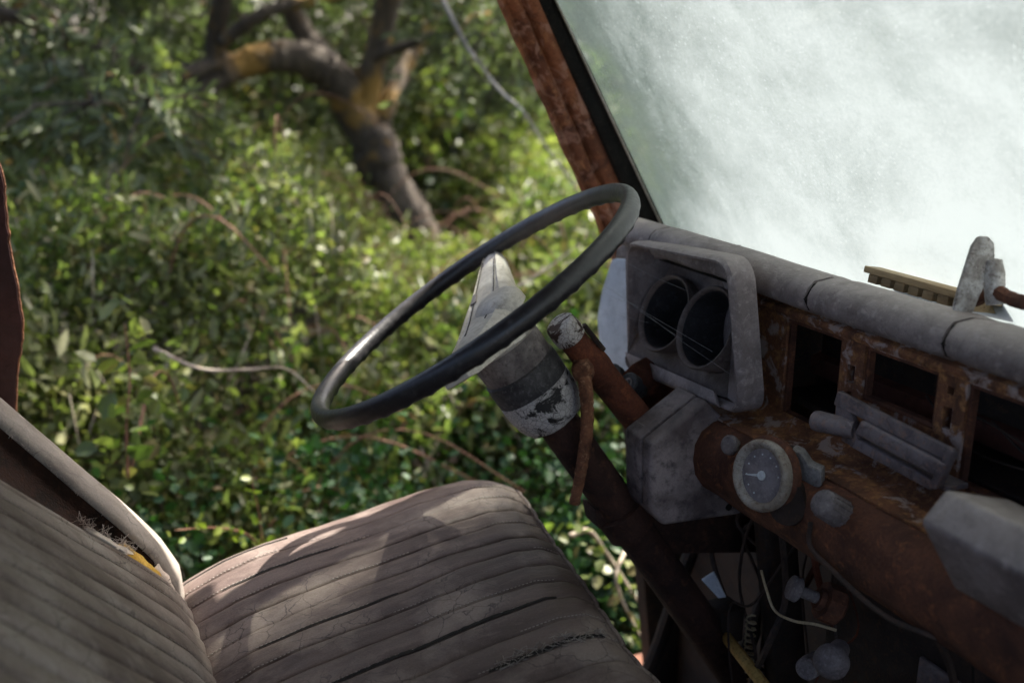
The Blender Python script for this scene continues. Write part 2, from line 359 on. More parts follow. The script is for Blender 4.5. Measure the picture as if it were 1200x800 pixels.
def mat_glass():
    m, nt, b, out = newmat('clear_glass'); nt.nodes.remove(b)
    tr = N(nt, 'ShaderNodeBsdfTransparent'); tr.inputs[0].default_value = (0.93, 0.97, 0.95, 1)
    gl = N(nt, 'ShaderNodeBsdfGlossy', Roughness=0.03); ms = N(nt, 'ShaderNodeMixShader', Fac=0.03)
    nt.links.new(tr.outputs[0], ms.inputs[1]); nt.links.new(gl.outputs[0], ms.inputs[2]); nt.links.new(ms.outputs[0], out.inputs[0])
    M['clear_glass'] = m
    # caked dust: part of the light goes straight through, the rest is scattered by the grains
    m, nt, b, out = newmat('glass_dust'); nt.nodes.remove(b)
    vec = coords(nt)
    strk = noise_out(nt, coords(nt, (16, 26, 2.2)), 1.6, 8, 0.7, 0.4)
    blot = noise_out(nt, vec, 5.5, 9, 0.66, 0.4); fine = noise_out(nt, vec, 260, 8, 0.85)
    vo = N(nt, 'ShaderNodeTexVoronoi', Scale=70.0, Randomness=1.0); nt.links.new(vec, vo.inputs['Vector'])
    vo2 = N(nt, 'ShaderNodeTexVoronoi', Scale=125.0, Randomness=1.0); nt.links.new(vec, vo2.inputs['Vector'])
    sp2 = ramp(nt, vo2.outputs['Distance'], [(0.08, 0.55), (0.20, 0.0)])
    sp1 = ramp(nt, vo.outputs['Distance'], [(0.05, 0.8), (0.12, 0.0)])
    spm = N(nt, 'ShaderNodeMath', _operation='MAXIMUM'); nt.links.new(sp1, spm.inputs[0]); nt.links.new(sp2, spm.inputs[1]); speck = spm.outputs[0]
    def madd(a, k, c):
        q = N(nt, 'ShaderNodeMath', _operation='MULTIPLY_ADD'); nt.links.new(a, q.inputs[0]); q.inputs[1].default_value = k
        if isinstance(c, float): q.inputs[2].default_value = c
        else: nt.links.new(c, q.inputs[2])
        return q.outputs[0]
    s = madd(strk, 0.16, 0.08); s = madd(blot, 0.78, s); s = madd(fine, 0.58, s); s = madd(speck, 0.33, s)
    geo = nt.nodes.new('ShaderNodeNewGeometry'); sx = nt.nodes.new('ShaderNodeSeparateXYZ'); nt.links.new(geo.outputs['Position'], sx.inputs[0])
    my = N(nt, 'ShaderNodeMapRange'); nt.links.new(sx.outputs[1], my.inputs[0]); my.inputs[1].default_value = 0.7; my.inputs[2].default_value = 1.25
    thin = ramp(nt, my.outputs[0], [(0.1, 0.0), (0.5, 0.04), (0.93, 0.50)])      # less caked towards the driver's pillar
    s = madd(thin, -1.0, s)
    mr = N(nt, 'ShaderNodeMapRange'); nt.links.new(sx.outputs[2], mr.inputs[0]); mr.inputs[1].default_value = -0.30; mr.inputs[2].default_value = 0.12
    low = ramp(nt, mr.outputs[0], [(0.03, 0.26), (0.30, 0.10), (0.65, 0.0)])     # film denser and paler towards the bottom of the glass
    s = madd(low, 1.0, s)
    cov = ramp(nt, s, [(0.25, 0.60), (0.46, 0.90), (0.60, 0.988), (0.9, 0.997)])
    dif = N(nt, 'ShaderNodeBsdfDiffuse'); dif.inputs[0].default_value = (0.42, 0.41, 0.40, 1)
    tl = N(nt, 'ShaderNodeBsdfTranslucent'); nt.links.new(mix(nt, ramp(nt, s, [(0.52, 0.0), (1.12, 1.0)]), (0.040, 0.048, 0.048), (0.166, 0.175, 0.187)), tl.inputs[0])
    sm = N(nt, 'ShaderNodeMixShader', Fac=0.72); nt.links.new(dif.outputs[0], sm.inputs[1]); nt.links.new(tl.outputs[0], sm.inputs[2])
    tr = N(nt, 'ShaderNodeBsdfTransparent'); ms = N(nt, 'ShaderNodeMixShader')
    nt.links.new(cov, ms.inputs[0]); nt.links.new(tr.outputs[0], ms.inputs[1]); nt.links.new(sm.outputs[0], ms.inputs[2])
    nt.links.new(ms.outputs[0], out.inputs[0]); M['glass_dust'] = m
mat_glass()

# ------------------------------------------------------------------ ground and hill
GZ = -1.6
mb = MB()
gx = np.concatenate([np.linspace(-120, -8, 12), np.linspace(-6, 14, 41), np.linspace(16, 140, 12)])
gy = np.concatenate([np.linspace(-120, -6, 10), np.linspace(-4, 14, 37), np.linspace(16, 160, 16)])
def ground_z(x, y):
    r = max(0.0, math.hypot(max(0, x*0.75), max(0, y))-6.5)
    return GZ + 0.05*noise.noise((x*0.9, y*0.9, 0)) + min(16, 0.23*r**1.08)
nX = len(gx)
mb.add([(x, y, ground_z(x, y)) for y in gy for x in gx], [(j*nX+i, j*nX+i+1, (j+1)*nX+i+1, (j+1)*nX+i) for j in range(len(gy)-1) for i in range(nX-1)])
tag(obj('ground', mb, 'earth', ang=0), 'brown earth rising to a slope behind the thicket', None, kind='structure')

# ------------------------------------------------------------------ leaves
LEAF = np.array([(0, 0, 0), (0.34, 0.30, 0.05), (0.30, 0.72, 0.05), (0, 1.0, -0.06), (-0.30, 0.72, 0.05), (-0.34, 0.30, 0.05)])
SLIM = np.array([(0, 0, 0), (0.13, 0.3, 0.02), (0.12, 0.7, 0.02), (0, 1.0, -0.05), (-0.12, 0.7, 0.02), (-0.13, 0.3, 0.02)])
LF = np.array([(0, 1, 2, 3), (0, 3, 4, 5)])
def leaf_mesh(name, pos, size, up=0.6, shape=LEAF, dirs=None):
    n = len(pos)
    nrm = RNG.normal(size=(n, 3)); nrm /= np.linalg.norm(nrm, axis=1)[:, None]
    nrm += np.array([0, 0, up]); nrm /= np.linalg.norm(nrm, axis=1)[:, None]
    t = RNG.normal(size=(n, 3)) if dirs is None else dirs + RNG.normal(size=(n, 3))*0.45
    t -= nrm*(t*nrm).sum(1)[:, None]; t /= np.linalg.norm(t, axis=1)[:, None]
    b = np.cross(nrm, t)
    s = size*RNG.uniform(0.62, 1.36, n)**1.7
    curl = RNG.uniform(0.5, 3.0, n)
    v = pos[:, None, :] + s[:, None, None]*(shape[None, :, 0:1]*b[:, None, :] + shape[None, :, 1:2]*t[:, None, :] + shape[None, :, 2:3]*curl[:, None, None]*nrm[:, None, :])
    me = bpy.data.meshes.new(name)
    me.vertices.add(n*6); me.vertices.foreach_set('co', v.reshape(-1))
    f = (LF[None]+6*np.arange(n)[:, None, None]).reshape(-1)
    me.loops.add(n*8); me.loops.foreach_set('vertex_index', f)
    me.polygons.add(n*2); me.polygons.foreach_set('loop_start', np.arange(0, n*8, 4)); me.polygons.foreach_set('loop_total', np.full(n*2, 4))
    me.update(); me.validate()
    return me
def leaf_obj(name, me, mat, parent=None):
    o = bpy.data.objects.new(name, me); COL.objects.link(o); me.materials.append(M[mat])
    if parent: o.parent = parent
    return o

_ph = RNG.uniform(0, 6.28, 12)
def lumps(x, y):
    return (np.sin(2.3*x+1.1*y+_ph[0])*np.sin(2.9*y-0.7*x+_ph[1])*0.10 + np.sin(5.1*x-2.2*y+_ph[2])*np.sin(4.3*y+1.9*x+_ph[3])*0.075
            + np.sin(10.3*x+4*y+_ph[4])*np.sin(9.1*y-3*x+_ph[5])*0.055)
def thicket_top(x, y):
    base = np.interp(y, [1.66, 1.78, 1.95, 2.15, 2.5, 3.1, 4.5, 6.0, 8.0], [-1.55, -1.18, -0.90, -0.70, -0.56, -0.49, -0.42, -0.32, -0.15])
    dip = 0.60*np.exp(-((x/np.maximum(y, 0.1)-0.345)/0.085)**2)*np.clip((y-1.95)/1.4, 0, 1)*np.clip((5.2-y)/0.6, 0, 1)
    rise = 0.22*np.clip((0.25-x/np.maximum(y, 0.1))/0.2, 0, 1)*np.clip((y-2.6)/1.5, 0, 1)
    return base + rise - dip + lumps(x, y)*np.interp(y, [1.6, 2.2], [0.7, 1.5])
def sample_thicket(n, y0, y1, pw, depth):
    y = y0+(y1-y0)*RNG.random(n)**pw; x = RNG.uniform(-1.2-0.35*(y-1.6), 1.4+1.35*y, n)
    z = thicket_top(x, y) - RNG.exponential(depth, n) + RNG.normal(0, 0.02, n)
    # open pockets where the dark inside shows
    pocket = np.sin(3.1*x+_ph[6])*np.sin(3.7*y+2.6*z+_ph[7]) + 0.6*np.sin(7.3*x+_ph[8])*np.sin(8.1*z+5*y+_ph[9])
    z = np.maximum(np.where((pocket > 0.75) & (RNG.random(n) > 0.2), z-0.13, z), GZ+0.03)
    return np.stack([x, y, z], 1)
p1 = np.concatenate([sample_thicket(190000, 1.70, 4.9, 1.25, 0.09), sample_thicket(95000, 1.70, 2.6, 1.0, 0.22)])
p2 = sample_thicket(45000, 4.2, 8.5, 1.0, 0.18)
tag(leaf_obj('bramble_thicket', leaf_mesh('bramble_thicket', p1, 0.0225, 0.15), 'bramble_leaf'), 'dense sunlit bramble thicket outside the missing driver door', 'thicket', kind='stuff')
tag(leaf_obj('distant_thicket', leaf_mesh('distant_thicket', p2, 0.05, 0.5), 'bramble_leaf'), 'paler brambles round and behind the olive tree trunk', 'thicket', kind='stuff')
# darker small-leaved plants low beside the truck
pts = []
for k in range(46):
    x, y = random.uniform(-0.4, 2.0), random.uniform(1.55, 2.05)
    c = np.array([x, y, -1.20+0.55*(y-1.55)+random.uniform(-0.12, 0.06)])
    pts.append(c+RNG.normal(size=(420, 3))*np.array([0.10, 0.08, 0.10]))
tag(leaf_obj('undergrowth', leaf_mesh('undergrowth', np.concatenate(pts), 0.020, 0.6), 'ivy_leaf'), 'dark green small-leaved undergrowth in shade below the seat', 'undergrowth', kind='stuff')

n_ = 26000
lx, ly = RNG.uniform(-1.5, 7, n_), RNG.uniform(1.35, 5.2, n_)
lz = np.array([ground_z(a, b) for a, b in zip(lx, ly)])+RNG.uniform(0.005, 0.06, n_)
tag(leaf_obj('leaf_litter', leaf_mesh('leaf_litter', np.stack([lx, ly, lz], 1), 0.035, 1.2), 'dead_leaf'), 'dead brown leaf litter on the ground beneath the brambles', 'leaf litter', kind='stuff')
# bramble canes, one mesh of uncountable stems
mb = MB()
for k in range(520):
    y = random.uniform(1.7, 4.6); x = random.uniform(-1.2, 1.4+1.2*y)
    z = float(thicket_top(x, y)); d = V((random.gauss(0, 1), random.gauss(0, 0.7), 0)).normalized()*random.uniform(0.15, 0.5)
    a = V((x, y, z-random.uniform(0.15, 0.4))); h = random.uniform(0.0, 0.14)
    mb.tube(crom([a, a+d*0.4+V((0, 0, 0.16+h)), a+d*0.8+V((0, 0, 0.2+h)), a+d*1.3+V((0, 0, 0.08+h))], 4), random.uniform(0.001, 0.0028), 5)
tag(obj('bramble_canes', mb, 'red_cane', ang=0), 'thin reddish bramble stems running through the thicket', 'stems', kind='stuff')

# weeds with narrow leaves and upright dry stems between the brambles
pw_ = sample_thicket(18000, 1.72, 4.6, 1.2, 0.05)
tag(leaf_obj('tall_weeds', leaf_mesh('tall_weeds', pw_+np.array([0, 0, 0.03]), 0.045, 0.0, SLIM, np.tile(np.array([0.1, -0.1, 0.9]), (len(pw_), 1))), 'weed_leaf'), 'narrow-leaved pale weeds growing up through the brambles', 'weeds', kind='stuff')
mb = MB()
for k in range(420):
    y = random.uniform(1.72, 4.4); x = random.uniform(-1.2, 1.4+1.1*y); z = float(thicket_top(x, y)); L = random.uniform(0.12, 0.38)
    a = V((x, y, z-L*0.7)); d = V((random.gauss(0, 0.35), random.gauss(0, 0.3), 1)).normalized()
    mb.tube([a, a+d*L*0.5+V((random.gauss(0, .01), random.gauss(0, .01), 0)), a+d*L], [0.0022, 0.0016, 0.0008], 5)
tag(obj('dry_stems', mb, 'dry_cane', ang=0), 'upright straw-coloured dead stems standing in the brambles', 'stems', kind='stuff')

def spray(name, path, r, leafmat, stemmat, n, size, label, cat, slim=False, parent=None, wid=0.02):
    root = thing(name, label, cat)
    c = crom(path, 8)
    mb = MB().tube(c, [r*(1-0.7*i/len(c)) for i in range(len(c))], 7)
    obj('stem', mb, stemmat, root, ang=0)
    if n:
        P = np.array([tuple(random.choice(c)) for _ in range(n)])+RNG.normal(size=(n, 3))*wid
        leaf_obj('leaves', leaf_mesh('leaves', P, size, 0.7, SLIM if slim else LEAF), leafmat, root)
    return root

spray('dry_cane', [at(180, 408, Y=2.05), at(235, 432, Y=2.0), at(290, 433, Y=1.98), at(335, 432, Y=1.97), at(372, 462, Y=1.95)], 0.0045, 'bramble_leaf', 'dry_cane', 6, 0.03, 'pale dry cane arching over the thicket left of the steering wheel', 'cane')
spray('pale_branch', [at(500, -40, Y=2.6), at(530, 22, Y=2.6), at(552, 62, Y=2.6), at(585, 105, Y=2.6), at(612, 130, Y=2.55), at(640, 172, Y=2.55), at(680, 228, Y=2.5), at(705, 262, Y=2.5)], 0.0062, 'olive_leaf', 'pale_bark', 0, 0.03, 'bare whitish branch slanting down behind the rusty windscreen pillar', 'branch')
sp = spray('yellow_sprig', [at(306, 640, Y=1.68), at(285, 624, Y=1.62), at(250, 618, Y=1.58), at(205, 621, Y=1.55)], 0.003, 'sprig_leaf', 'red_cane', 34, 0.014, 'yellow-green sprig of tiny leaves reaching sideways just above the seat', 'sprig', wid=0.006)
spray('upright_sprig', [at(308, 645, Y=1.66), at(303, 600, Y=1.66), at(294, 560, Y=1.66)], 0.0025, 'sprig_leaf', 'red_cane', 24, 0.014, 'small upright yellow-green sprig rising above the seat cushion', 'sprig', wid=0.007)
spray('leaning_stem', [at(150, 560, Y=1.75), at(148, 500, Y=1.78), at(152, 440, Y=1.82), at(146, 380, Y=1.86)], 0.003, 'bramble_leaf', 'red_cane', 60, 0.032, 'reddish upright stem with drooping leaves above the backrest', 'stem', wid=0.03)
spray('broken_twig', [at(668, 628, Y=1.5), at(690, 622, Y=1.5), at(712, 650, Y=1.52), at(745, 700, Y=1.5), at(788, 765, Y=1.46)], 0.006, 'bramble_leaf', 'dry_cane', 70, 0.02, 'grey bent dead twig seen under the dashboard beside the seat', 'twig', wid=0.03)
spray('thin_twig', [at(735, 640, Y=1.55), at(722, 680, Y=1.5), at(745, 735, Y=1.5), at(780, 790, Y=1.45)], 0.0045, 'bramble_leaf', 'dry_cane', 40, 0.02, 'thinner brown twig crossing the bent grey twig under the dashboard', 'twig', wid=0.03)
spray('light_stalk', [at(590, 345, Y=2.0), at(640, 315, Y=2.02), at(680, 285, Y=2.05)], 0.003, 'bramble_leaf', 'dry_cane', 0, 0.02, 'straight pale stalk showing through the steering wheel', 'stalk')

# ------------------------------------------------------------------ olive trees
def make_tree(name, label, limbs, clusters, nl, size, leafmat='olive_leaf', group=None, spread=0.16):
    root = thing(name, label, 'tree', group=group)
    for i, (nm, path, r0, r1) in enumerate(limbs):
        c = crom(path, 10); m = len(c)-1
        for j in range(m+1):
            q = c[j]; c[j] = q+V((noise.noise(q*5), noise.noise(q*5+V((9, 0, 0))), 0))*0.02*min(1, r0/0.05)
        mb = MB().tube(c, [(r0+(r1-r0)*j/m)*(1+0.14*noise.noise(c[j]*9)) for j in range(m+1)], 16, wob=0.11)
        obj(nm, mb, 'olive_bark', root, ang=0)
    pos, dirs, tw = [], [], MB()
    for c, s in clusters:
        c = V(c)
        for k in range(9):
            d = V((random.gauss(0, 1), random.gauss(0, 1), random.gauss(-0.25, 0.8))).normalized()
            L = s*random.uniform(0.8, 1.7); e = c+d*L+V((0, 0, -0.12*L))
            tw.tube([c, c+d*L*0.5+V((0, 0, 0.03)), e], [0.006, 0.004, 0.002], 5)
            q = int(nl/9)
            t = RNG.uniform(0.15, 1.0, q)[:, None]
            pos.append(np.array(c)+(np.array(e)-np.array(c))*t+RNG.normal(size=(q, 3))*0.022)
            dirs.append(np.tile(np.array(d), (q, 1)))
    obj('twigs', tw, 'olive_bark', root, ang=0)['kind'] = 'stuff'
    leaf_obj('crown', leaf_mesh('crown', np.concatenate(pos), size, 0.5, SLIM if leafmat == 'olive_leaf' else LEAF, np.concatenate(dirs)), leafmat, root)
    return root
YT = 4.6
lim = [('trunk', [at(520, 395, Y=YT-0.1), at(507, 325, Y=YT-0.05), at(484, 275, Y=YT), at(455, 215, Y=YT), at(430, 150, Y=YT)], 0.135, 0.105),
       ('limb', [at(434, 165, Y=YT), at(402, 106, Y=YT), at(366, 74, Y=YT-0.05), at(320, 66, Y=YT-0.1), at(272, 80, Y=YT-0.15), at(225, 112, Y=YT-0.3)], 0.10, 0.045),
       ('limb', [at(432, 160, Y=YT), at(416, 115, Y=YT+0.05), at(385, 72, Y=YT+0.1), at(345, 18, Y=YT+0.15), at(320, -60, Y=YT+0.1), at(300, -160, Y=YT)], 0.06, 0.035),
       ('limb', [at(437, 160, Y=YT), at(455, 118, Y=YT), at(478, 75, Y=YT+0.1), at(500, 35, Y=YT+0.15), at(545, -60, Y=YT+0.2), at(580, -140, Y=YT+0.2)], 0.05, 0.03),
       ('limb', [at(408, 110, Y=YT+0.05), at(440, 70, Y=YT-0.1), at(480, 52, Y=YT-0.3), at(540, 30, Y=YT-0.6)], 0.035, 0.014),
       ('limb', [at(262, 95, Y=YT-0.2), at(252, 45, Y=YT-0.25), at(262, -10, Y=YT-0.3), at(270, -90, Y=YT-0.3)], 0.045, 0.03),
       ('limb', [at(420, -10, Y=YT-0.3), at(340, 6, Y=YT-0.4), at(300, 20, Y=YT-0.4), at(262, 50, Y=YT-0.3)], 0.02, 0.03),
       ('limb', [at(268, 70, Y=YT-0.2), at(190, 90, Y=YT-0.5), at(120, 55, Y=YT-0.8), at(60, 30, Y=YT-1.0), at(-20, 8, Y=YT-1.1)], 0.03, 0.016)]
lim.append(('limb', [at(425, 140, Y=YT), V((1.45, 4.3, 0.55)), V((1.5, 3.5, 1.0)), V((1.6, 2.7, 1.15)), V((1.5, 2.1, 1.15))], 0.06, 0.02))  # unseen bough, added above the view to shade the near thicket
cl = [((random.uniform(0.4, 2.7), random.uniform(2.15, 3.0), random.uniform(0.8, 1.35)), 0.25) for k in range(34)]  # leaf clusters of the added bough, placed to cast that shade
for k in range(150):
    px, py = random.uniform(-80, 640), random.uniform(-620, 95)
    yy = random.uniform(3.4, 6.0)
    if px > 215 and py > -60: yy = random.uniform(5.2, 6.4)
    cl.append((at(px, py, Y=yy), random.uniform(0.16, 0.3)))
for px, py, yy in [(170, 120, 3.0), (95, 90, 3.4), (140, 150, 3.5), (40, 130, 3.9), (70, 180, 4.2), (110, 120, 3.2), (540, 30, 3.6), (580, 15, 3.4), (610, 60, 3.6),
                   (60, 60, 4.8), (110, 30, 5.0), (160, 60, 5.2), (210, 20, 5.0), (30, 210, 4.9), (160, 175, 5.0), (320, 120, 5.5), (360, 150, 5.4), (290, 150, 5.4)]:
    cl.append((at(px, py, Y=yy), 0.2))
for k in range(46):
    cl.append((at(random.uniform(230, 640), random.uniform(-60, 120), Y=random.uniform(5.2, 6.6)), 0.3))
make_tree('olive_tree', 'gnarled forked olive tree with yellow lichen on its arching limbs', lim, cl, 270, 0.055)

def generic_tree(x, y, h, label, rx, ncl, seed):
    random.seed(seed); z0 = ground_z(x, y)-0.1
    b = V((x, y, z0)); f = b+V((random.uniform(-.2, .2), random.uniform(-.2, .2), h*0.35))
    lim = [('trunk', [b, b+V((0.05, 0, h*0.18)), f], 0.13, 0.09)]
    cl = []
    for k in range(5):
        a = 6.28*k/5+random.uniform(-.4, .4); e = f+V((math.cos(a)*rx*0.7, math.sin(a)*rx*0.7, h*random.uniform(0.25, 0.55)))
        lim.append(('limb', [f-V((0, 0, 0.1)), f.lerp(e, 0.5)+V((0, 0, 0.1)), e], 0.06, 0.02))
    for k in range(ncl):
        u = V((random.gauss(0, 1), random.gauss(0, 1), random.gauss(0, 1))).normalized()*random.uniform(0.45, 1.0)
        cl.append((b+V((u.x*rx, u.y*rx, h*0.58+u.z*h*0.42)), 0.42))
    return make_tree('olive_tree', label, lim, cl, 200, 0.10, 'far_leaf', spread=0.3)
for i, (x, y, h, rx, lab) in enumerate([
        (-2.2, 8.6, 4.2, 1.6, 'dark rounded tree at the upper left edge behind the olive tree'),
        (0.6, 9.6, 4.6, 1.9, 'bushy tree standing straight behind the arching olive limb'),
        (3.6, 8.6, 4.0, 1.7, 'pale green tree behind the rusty windscreen pillar'),
        (6.6, 8.2, 3.6, 1.7, 'bushy tree seen faintly through the left of the dusty windscreen'),
        (8.8, 6.4, 3.4, 1.6, 'rounded tree seen faintly through the middle of the dusty windscreen'),
        (10.6, 4.4, 3.6, 1.7, 'large tree seen faintly through the right of the dusty windscreen')]):
    generic_tree(x, y, h, lab, rx, 70, 100+i)
random.seed(77)
def shrub(x, y, r, h, label):
    z0 = ground_z(x, y); root = thing('background_shrub', label, 'shrub', group='shrubs on the slope')
    mb = MB()
    for k in range(5): mb.tube([(x, y, z0-0.1), (x+random.gauss(0, r*0.3), y+random.gauss(0, r*0.3), z0+h*0.5)], [0.03, 0.012], 6)
    obj('stems', mb, 'olive_bark', root, ang=0)['kind'] = 'stuff'
    u = RNG.normal(size=(4200, 3)); u /= np.linalg.norm(u, axis=1)[:, None]; u *= (RNG.random((4200, 1))**0.33)
    k = 1+0.25*np.sin(u[:, :1]*7+x)*np.sin(u[:, 1:2]*6+y)*np.sin(u[:, 2:]*6)
    P = u*k*np.array([r, r, h*0.5])+np.array([x, y, z0+h*0.5])
    leaf_obj('leaves', leaf_mesh('leaves', P, 0.09, 0.5), 'far_leaf', root)
for x, y, r, h, lab in [(-3.4, 6.6, 1.1, 1.9, 'shrub on the slope at the far left under the olive leaves'), (-1.2, 7.2, 1.0, 1.7, 'shrub on the slope left of the olive trunk'),
                        (1.4, 7.4, 1.1, 1.8, 'shrub on the slope under the arching olive limb'), (2.9, 6.8, 1.0, 1.6, 'sunny shrub on the slope right of the olive trunk'),
                        (4.6, 6.9, 1.1, 1.7, 'shrub on the slope beside the pillar, partly through the windscreen'), (6.0, 6.0, 1.1, 1.6, 'shrub on the slope through the left half of the windscreen'),
                        (7.4, 4.9, 1.1, 1.6, 'shrub on the slope through the middle of the windscreen'), (8.4, 3.4, 1.1, 1.6, 'shrub on the slope through the right half of the windscreen')]:
    shrub(x, y, r, h, lab)

# ------------------------------------------------------------------ truck cab
cab = thing('truck_cab', 'rusted red shell of an abandoned truck cab around the seat', 'truck cab')
# driver's windscreen pillar: ribbed pressed steel, carried from below the dash to the roof
pb, pt = at(722, 262, Y=1.25), at(608, 0, Y=1.22)
pd = (pt-pb)
pbot, ptop = pb-pd*0.55, pb+pd*1.55
wdir = (V((1, 0, 0))-pd.normalized()*pd.normalized().x).normalized()
prof = [(-0.014, 0.03), (-0.022, 0.012), (-0.0235, 0.004), (-0.022, -0.001), (-0.018, 0.002), (-0.015, 0.004), (-0.012, 0.001), (-0.008, -0.006), (-0.003, -0.006), (0.0, 0.002), (0.003, 0.003), (0.006, -0.002), (0.011, -0.010), (0.019, -0.011), (0.029, -0.008), (0.035, 0.0), (0.038, 0.03)]
rings = []
for k in range(161):
    k = k/4
    q = pbot.lerp(ptop, k/40)
    rings.append([q+wdir*(w*(1.0+0.12*(1-k/40)) + (0.0025*noise.noise(q*30+V((i, 0, 0))) if i < 4 else 0))+V((0, d+0.0012*noise.noise(q*14+V((0, i*0.3, 0))), 0)) for i, (w, d) in enumerate(prof)])
obj('windscreen_pillar', MB().loft(rings), 'rust_pillar', cab, ang=60)
# glass plane along the pillar
g0, g1 = at(779, 262, Y=1.225), at(647, 0, Y=1.205)
gs = (g1.x-g0.x)/(g1.z-g0.z)
def glass(y, z, off=0.0):
    n = V((1, 0, -gs)).normalized()
    return V((g0.x+gs*(z-g0.z), y, z))+n*off
ZB, ZT, YL, YR = -0.30, 0.25, 1.262, -0.42
ws = obj('windscreen', MB().loft([[glass(YL, ZB), glass(YR, ZB), glass(YR, ZT), glass(YL, ZT)], [glass(YL, ZB, 0.005), glass(YR, ZB, 0.005), glass(YR, ZT, 0.005), glass(YL, ZT, 0.005)]]), 'clear_glass', cab, ang=20)
obj('dust_film', MB().add([glass(YL, ZB, 0.0065), glass(YR, ZB, 0.0065), glass(YR, ZT, 0.0065), glass(YL, ZT, 0.0065)], [(0, 1, 2, 3)]), 'glass_dust', ws)
# rubber seal and bright strip along the pillar edge of the glass
s0, s1 = at(763, 262, Y=1.235), at(640, 0, Y=1.215); sd = s1-s0
sa, sb_ = s0-sd*0.4, s0+sd*1.55
seal = [(-0.015, 0.004), (-0.0135, -0.006), (-0.006, -0.009), (0.004, -0.005), (0.009, -0.008), (0.0135, -0.005), (0.0135, 0.03), (-0.02, 0.014)]
obj('rubber_seal', MB().loft([[sa.lerp(sb_, k/20)+wdir*(w*(1.25-0.5*k/20))+V((0, d+0.001*noise.noise(sa.lerp(sb_, k/20)*40), 0)) for w, d in seal] for k in range(21)]), 'rubber', ws, ang=50)
obj('bright_strip', MB().tube([sa.lerp(sb_, k/12)+wdir*0.0075*(1.25-0.5*k/12)+V((0, -0.0105, 0)) for k in range(13)], 0.0013, 8), 'chrome_strip', ws)
mb = MB().tube([glass(YL, ZB+0.004, 0.003), glass(YR, ZB+0.004, 0.003)], 0.012, 8); obj('rubber_seal', mb, 'rubber', ws)
mb = MB().tube([glass(YL, ZT-0.004, 0.003), glass(YR, ZT-0.004, 0.003)], 0.012, 8); obj('rubber_seal', mb, 'rubber', ws)
# roof, header, far sides, back wall, floor, bulkhead
xr = glass(0, ZT).x
roof = [(xr+0.02, ZT-0.01), (xr+0.015, ZT+0.03), (xr-0.08, ZT+0.075), (-0.2, ZT+0.1), (-0.62, ZT+0.08), (-0.66, ZT+0.02), (-0.64, ZT+0.015), (-0.55, ZT+0.055), (-0.2, ZT+0.075), (xr-0.10, ZT+0.045), (xr-0.02, ZT-0.01)]
obj('roof', MB().sweep_y(roof, [-0.50, -0.47, 1.25, 1.30]), 'cab_paint', cab, ang=50)
obj('roof_rail', MB().box((-0.62, 1.235, ZT-0.11), (xr+0.02, 1.295, ZT+0.012)), 'cab_paint', cab, bevel=0.01)
obj('roof_rail', MB().box((-0.62, -0.49, ZT-0.045), (xr-0.01, -0.43, ZT+0.012)), 'cab_paint', cab, bevel=0.01)
q0, q1 = glass(-0.45, -0.42), glass(-0.45, ZT)
obj('windscreen_pillar', MB().tube([q0, q1], 0.035, 10), 'rust_pillar', cab)
obj('back_wall', MB().box((-0.66, -0.46, -1.12), (-0.635, 1.28, -0.06)), 'cab_paint', cab, bevel=0.006)
obj('back_wall_post', MB().box((-0.66, -0.46, -0.058), (-0.635, -0.30, ZT+0.02)), 'cab_paint', cab, bevel=0.006)
obj('back_wall_post', MB().box((-0.66, 1.12, -0.058), (-0.635, 1.28, ZT+0.02)), 'cab_paint', cab, bevel=0.006)
# door pillar with a torn rusty edge at the far left
edge = [(-60, 60), (-22, 130), (1, 200), (5, 232), (9, 268), (10, 285), (17, 322), (22, 350), (26, 382), (24, 410), (19, 440), (18, 480), (16, 520), (14, 640), (10, 800)]
E = [at(px, py, Y=1.27) for px, py in edge]
E = crom(E, 5)
E = [e+V((0.0016*noise.noise(e*160), 0, 0)) for e in E]
poly = [V((-0.30, 1.27, E[0].z+0.0))]+E+[V((-0.30, 1.27, E[-1].z))]
top = V((-0.20, 1.27, ZT)); poly = [V((-0.30, 1.27, ZT)), top]+E+[V((-0.30, 1.27, E[-1].z))]
obj('door_pillar', MB().prism(poly, (0, 0.028, 0)), 'door_paint', cab, bevel=0.0025)
mb = MB().tube([e+V((0.0005, 0.004, 0)) for e in E], 0.0018, 6); obj('torn_edge', mb, 'rust_orange', cab)
# floor pan, step, tunnel
obj('floor_pan', MB().box((-0.64, -0.44, -1.06), (0.86, 1.26, -1.035)), 'floor_grey', cab, bevel=0.004)
obj('door_sill', MB().sweep_y([(-0.2, -1.06), (0.9, -1.06), (0.9, -1.0), (-0.2, -1.0)], [1.262, 1.30]), 'rust_brown', cab, bevel=0.006)
obj('bulkhead', MB().box((0.86, -0.44, -1.12), (0.88, 1.26, -0.30)), 'dark_metal', cab, bevel=0.004)
obj('scuttle', MB().sweep_y([(0.78, -0.34), (0.84, -0.318), (0.90, -0.33), (0.95, -0.36), (0.95, -1.1), (0.93, -1.1), (0.93, -0.37), (0.86, -0.345), (0.78, -0.36)], [-0.46, 1.29]), 'cab_paint', cab, ang=50)
obj('footwell_side', MB().prism([(0.81, 1.235, -1.03), (0.86, 1.235, -1.03), (0.86, 1.235, -0.36), (0.74, 1.235, -0.30), (0.735, 1.235, -0.42)], (0, 0.03, 0)), 'dark_metal', cab, bevel=0.004)
obj('seat_box', MB().box((-0.45, -0.40, -1.034), (0.36, 1.10, -0.72)), 'dark_metal', cab, bevel=0.01)
obj('engine_tunnel', MB().loft([[V((x, y, z)) for y, z in [(0.2, -1.034), (0.26, -0.86), (0.33, -0.82), (0.57, -0.82), (0.64, -0.86), (0.70, -1.034)]] for x in (0.38, 0.86)]), 'dark_metal', cab, bevel=0.01)

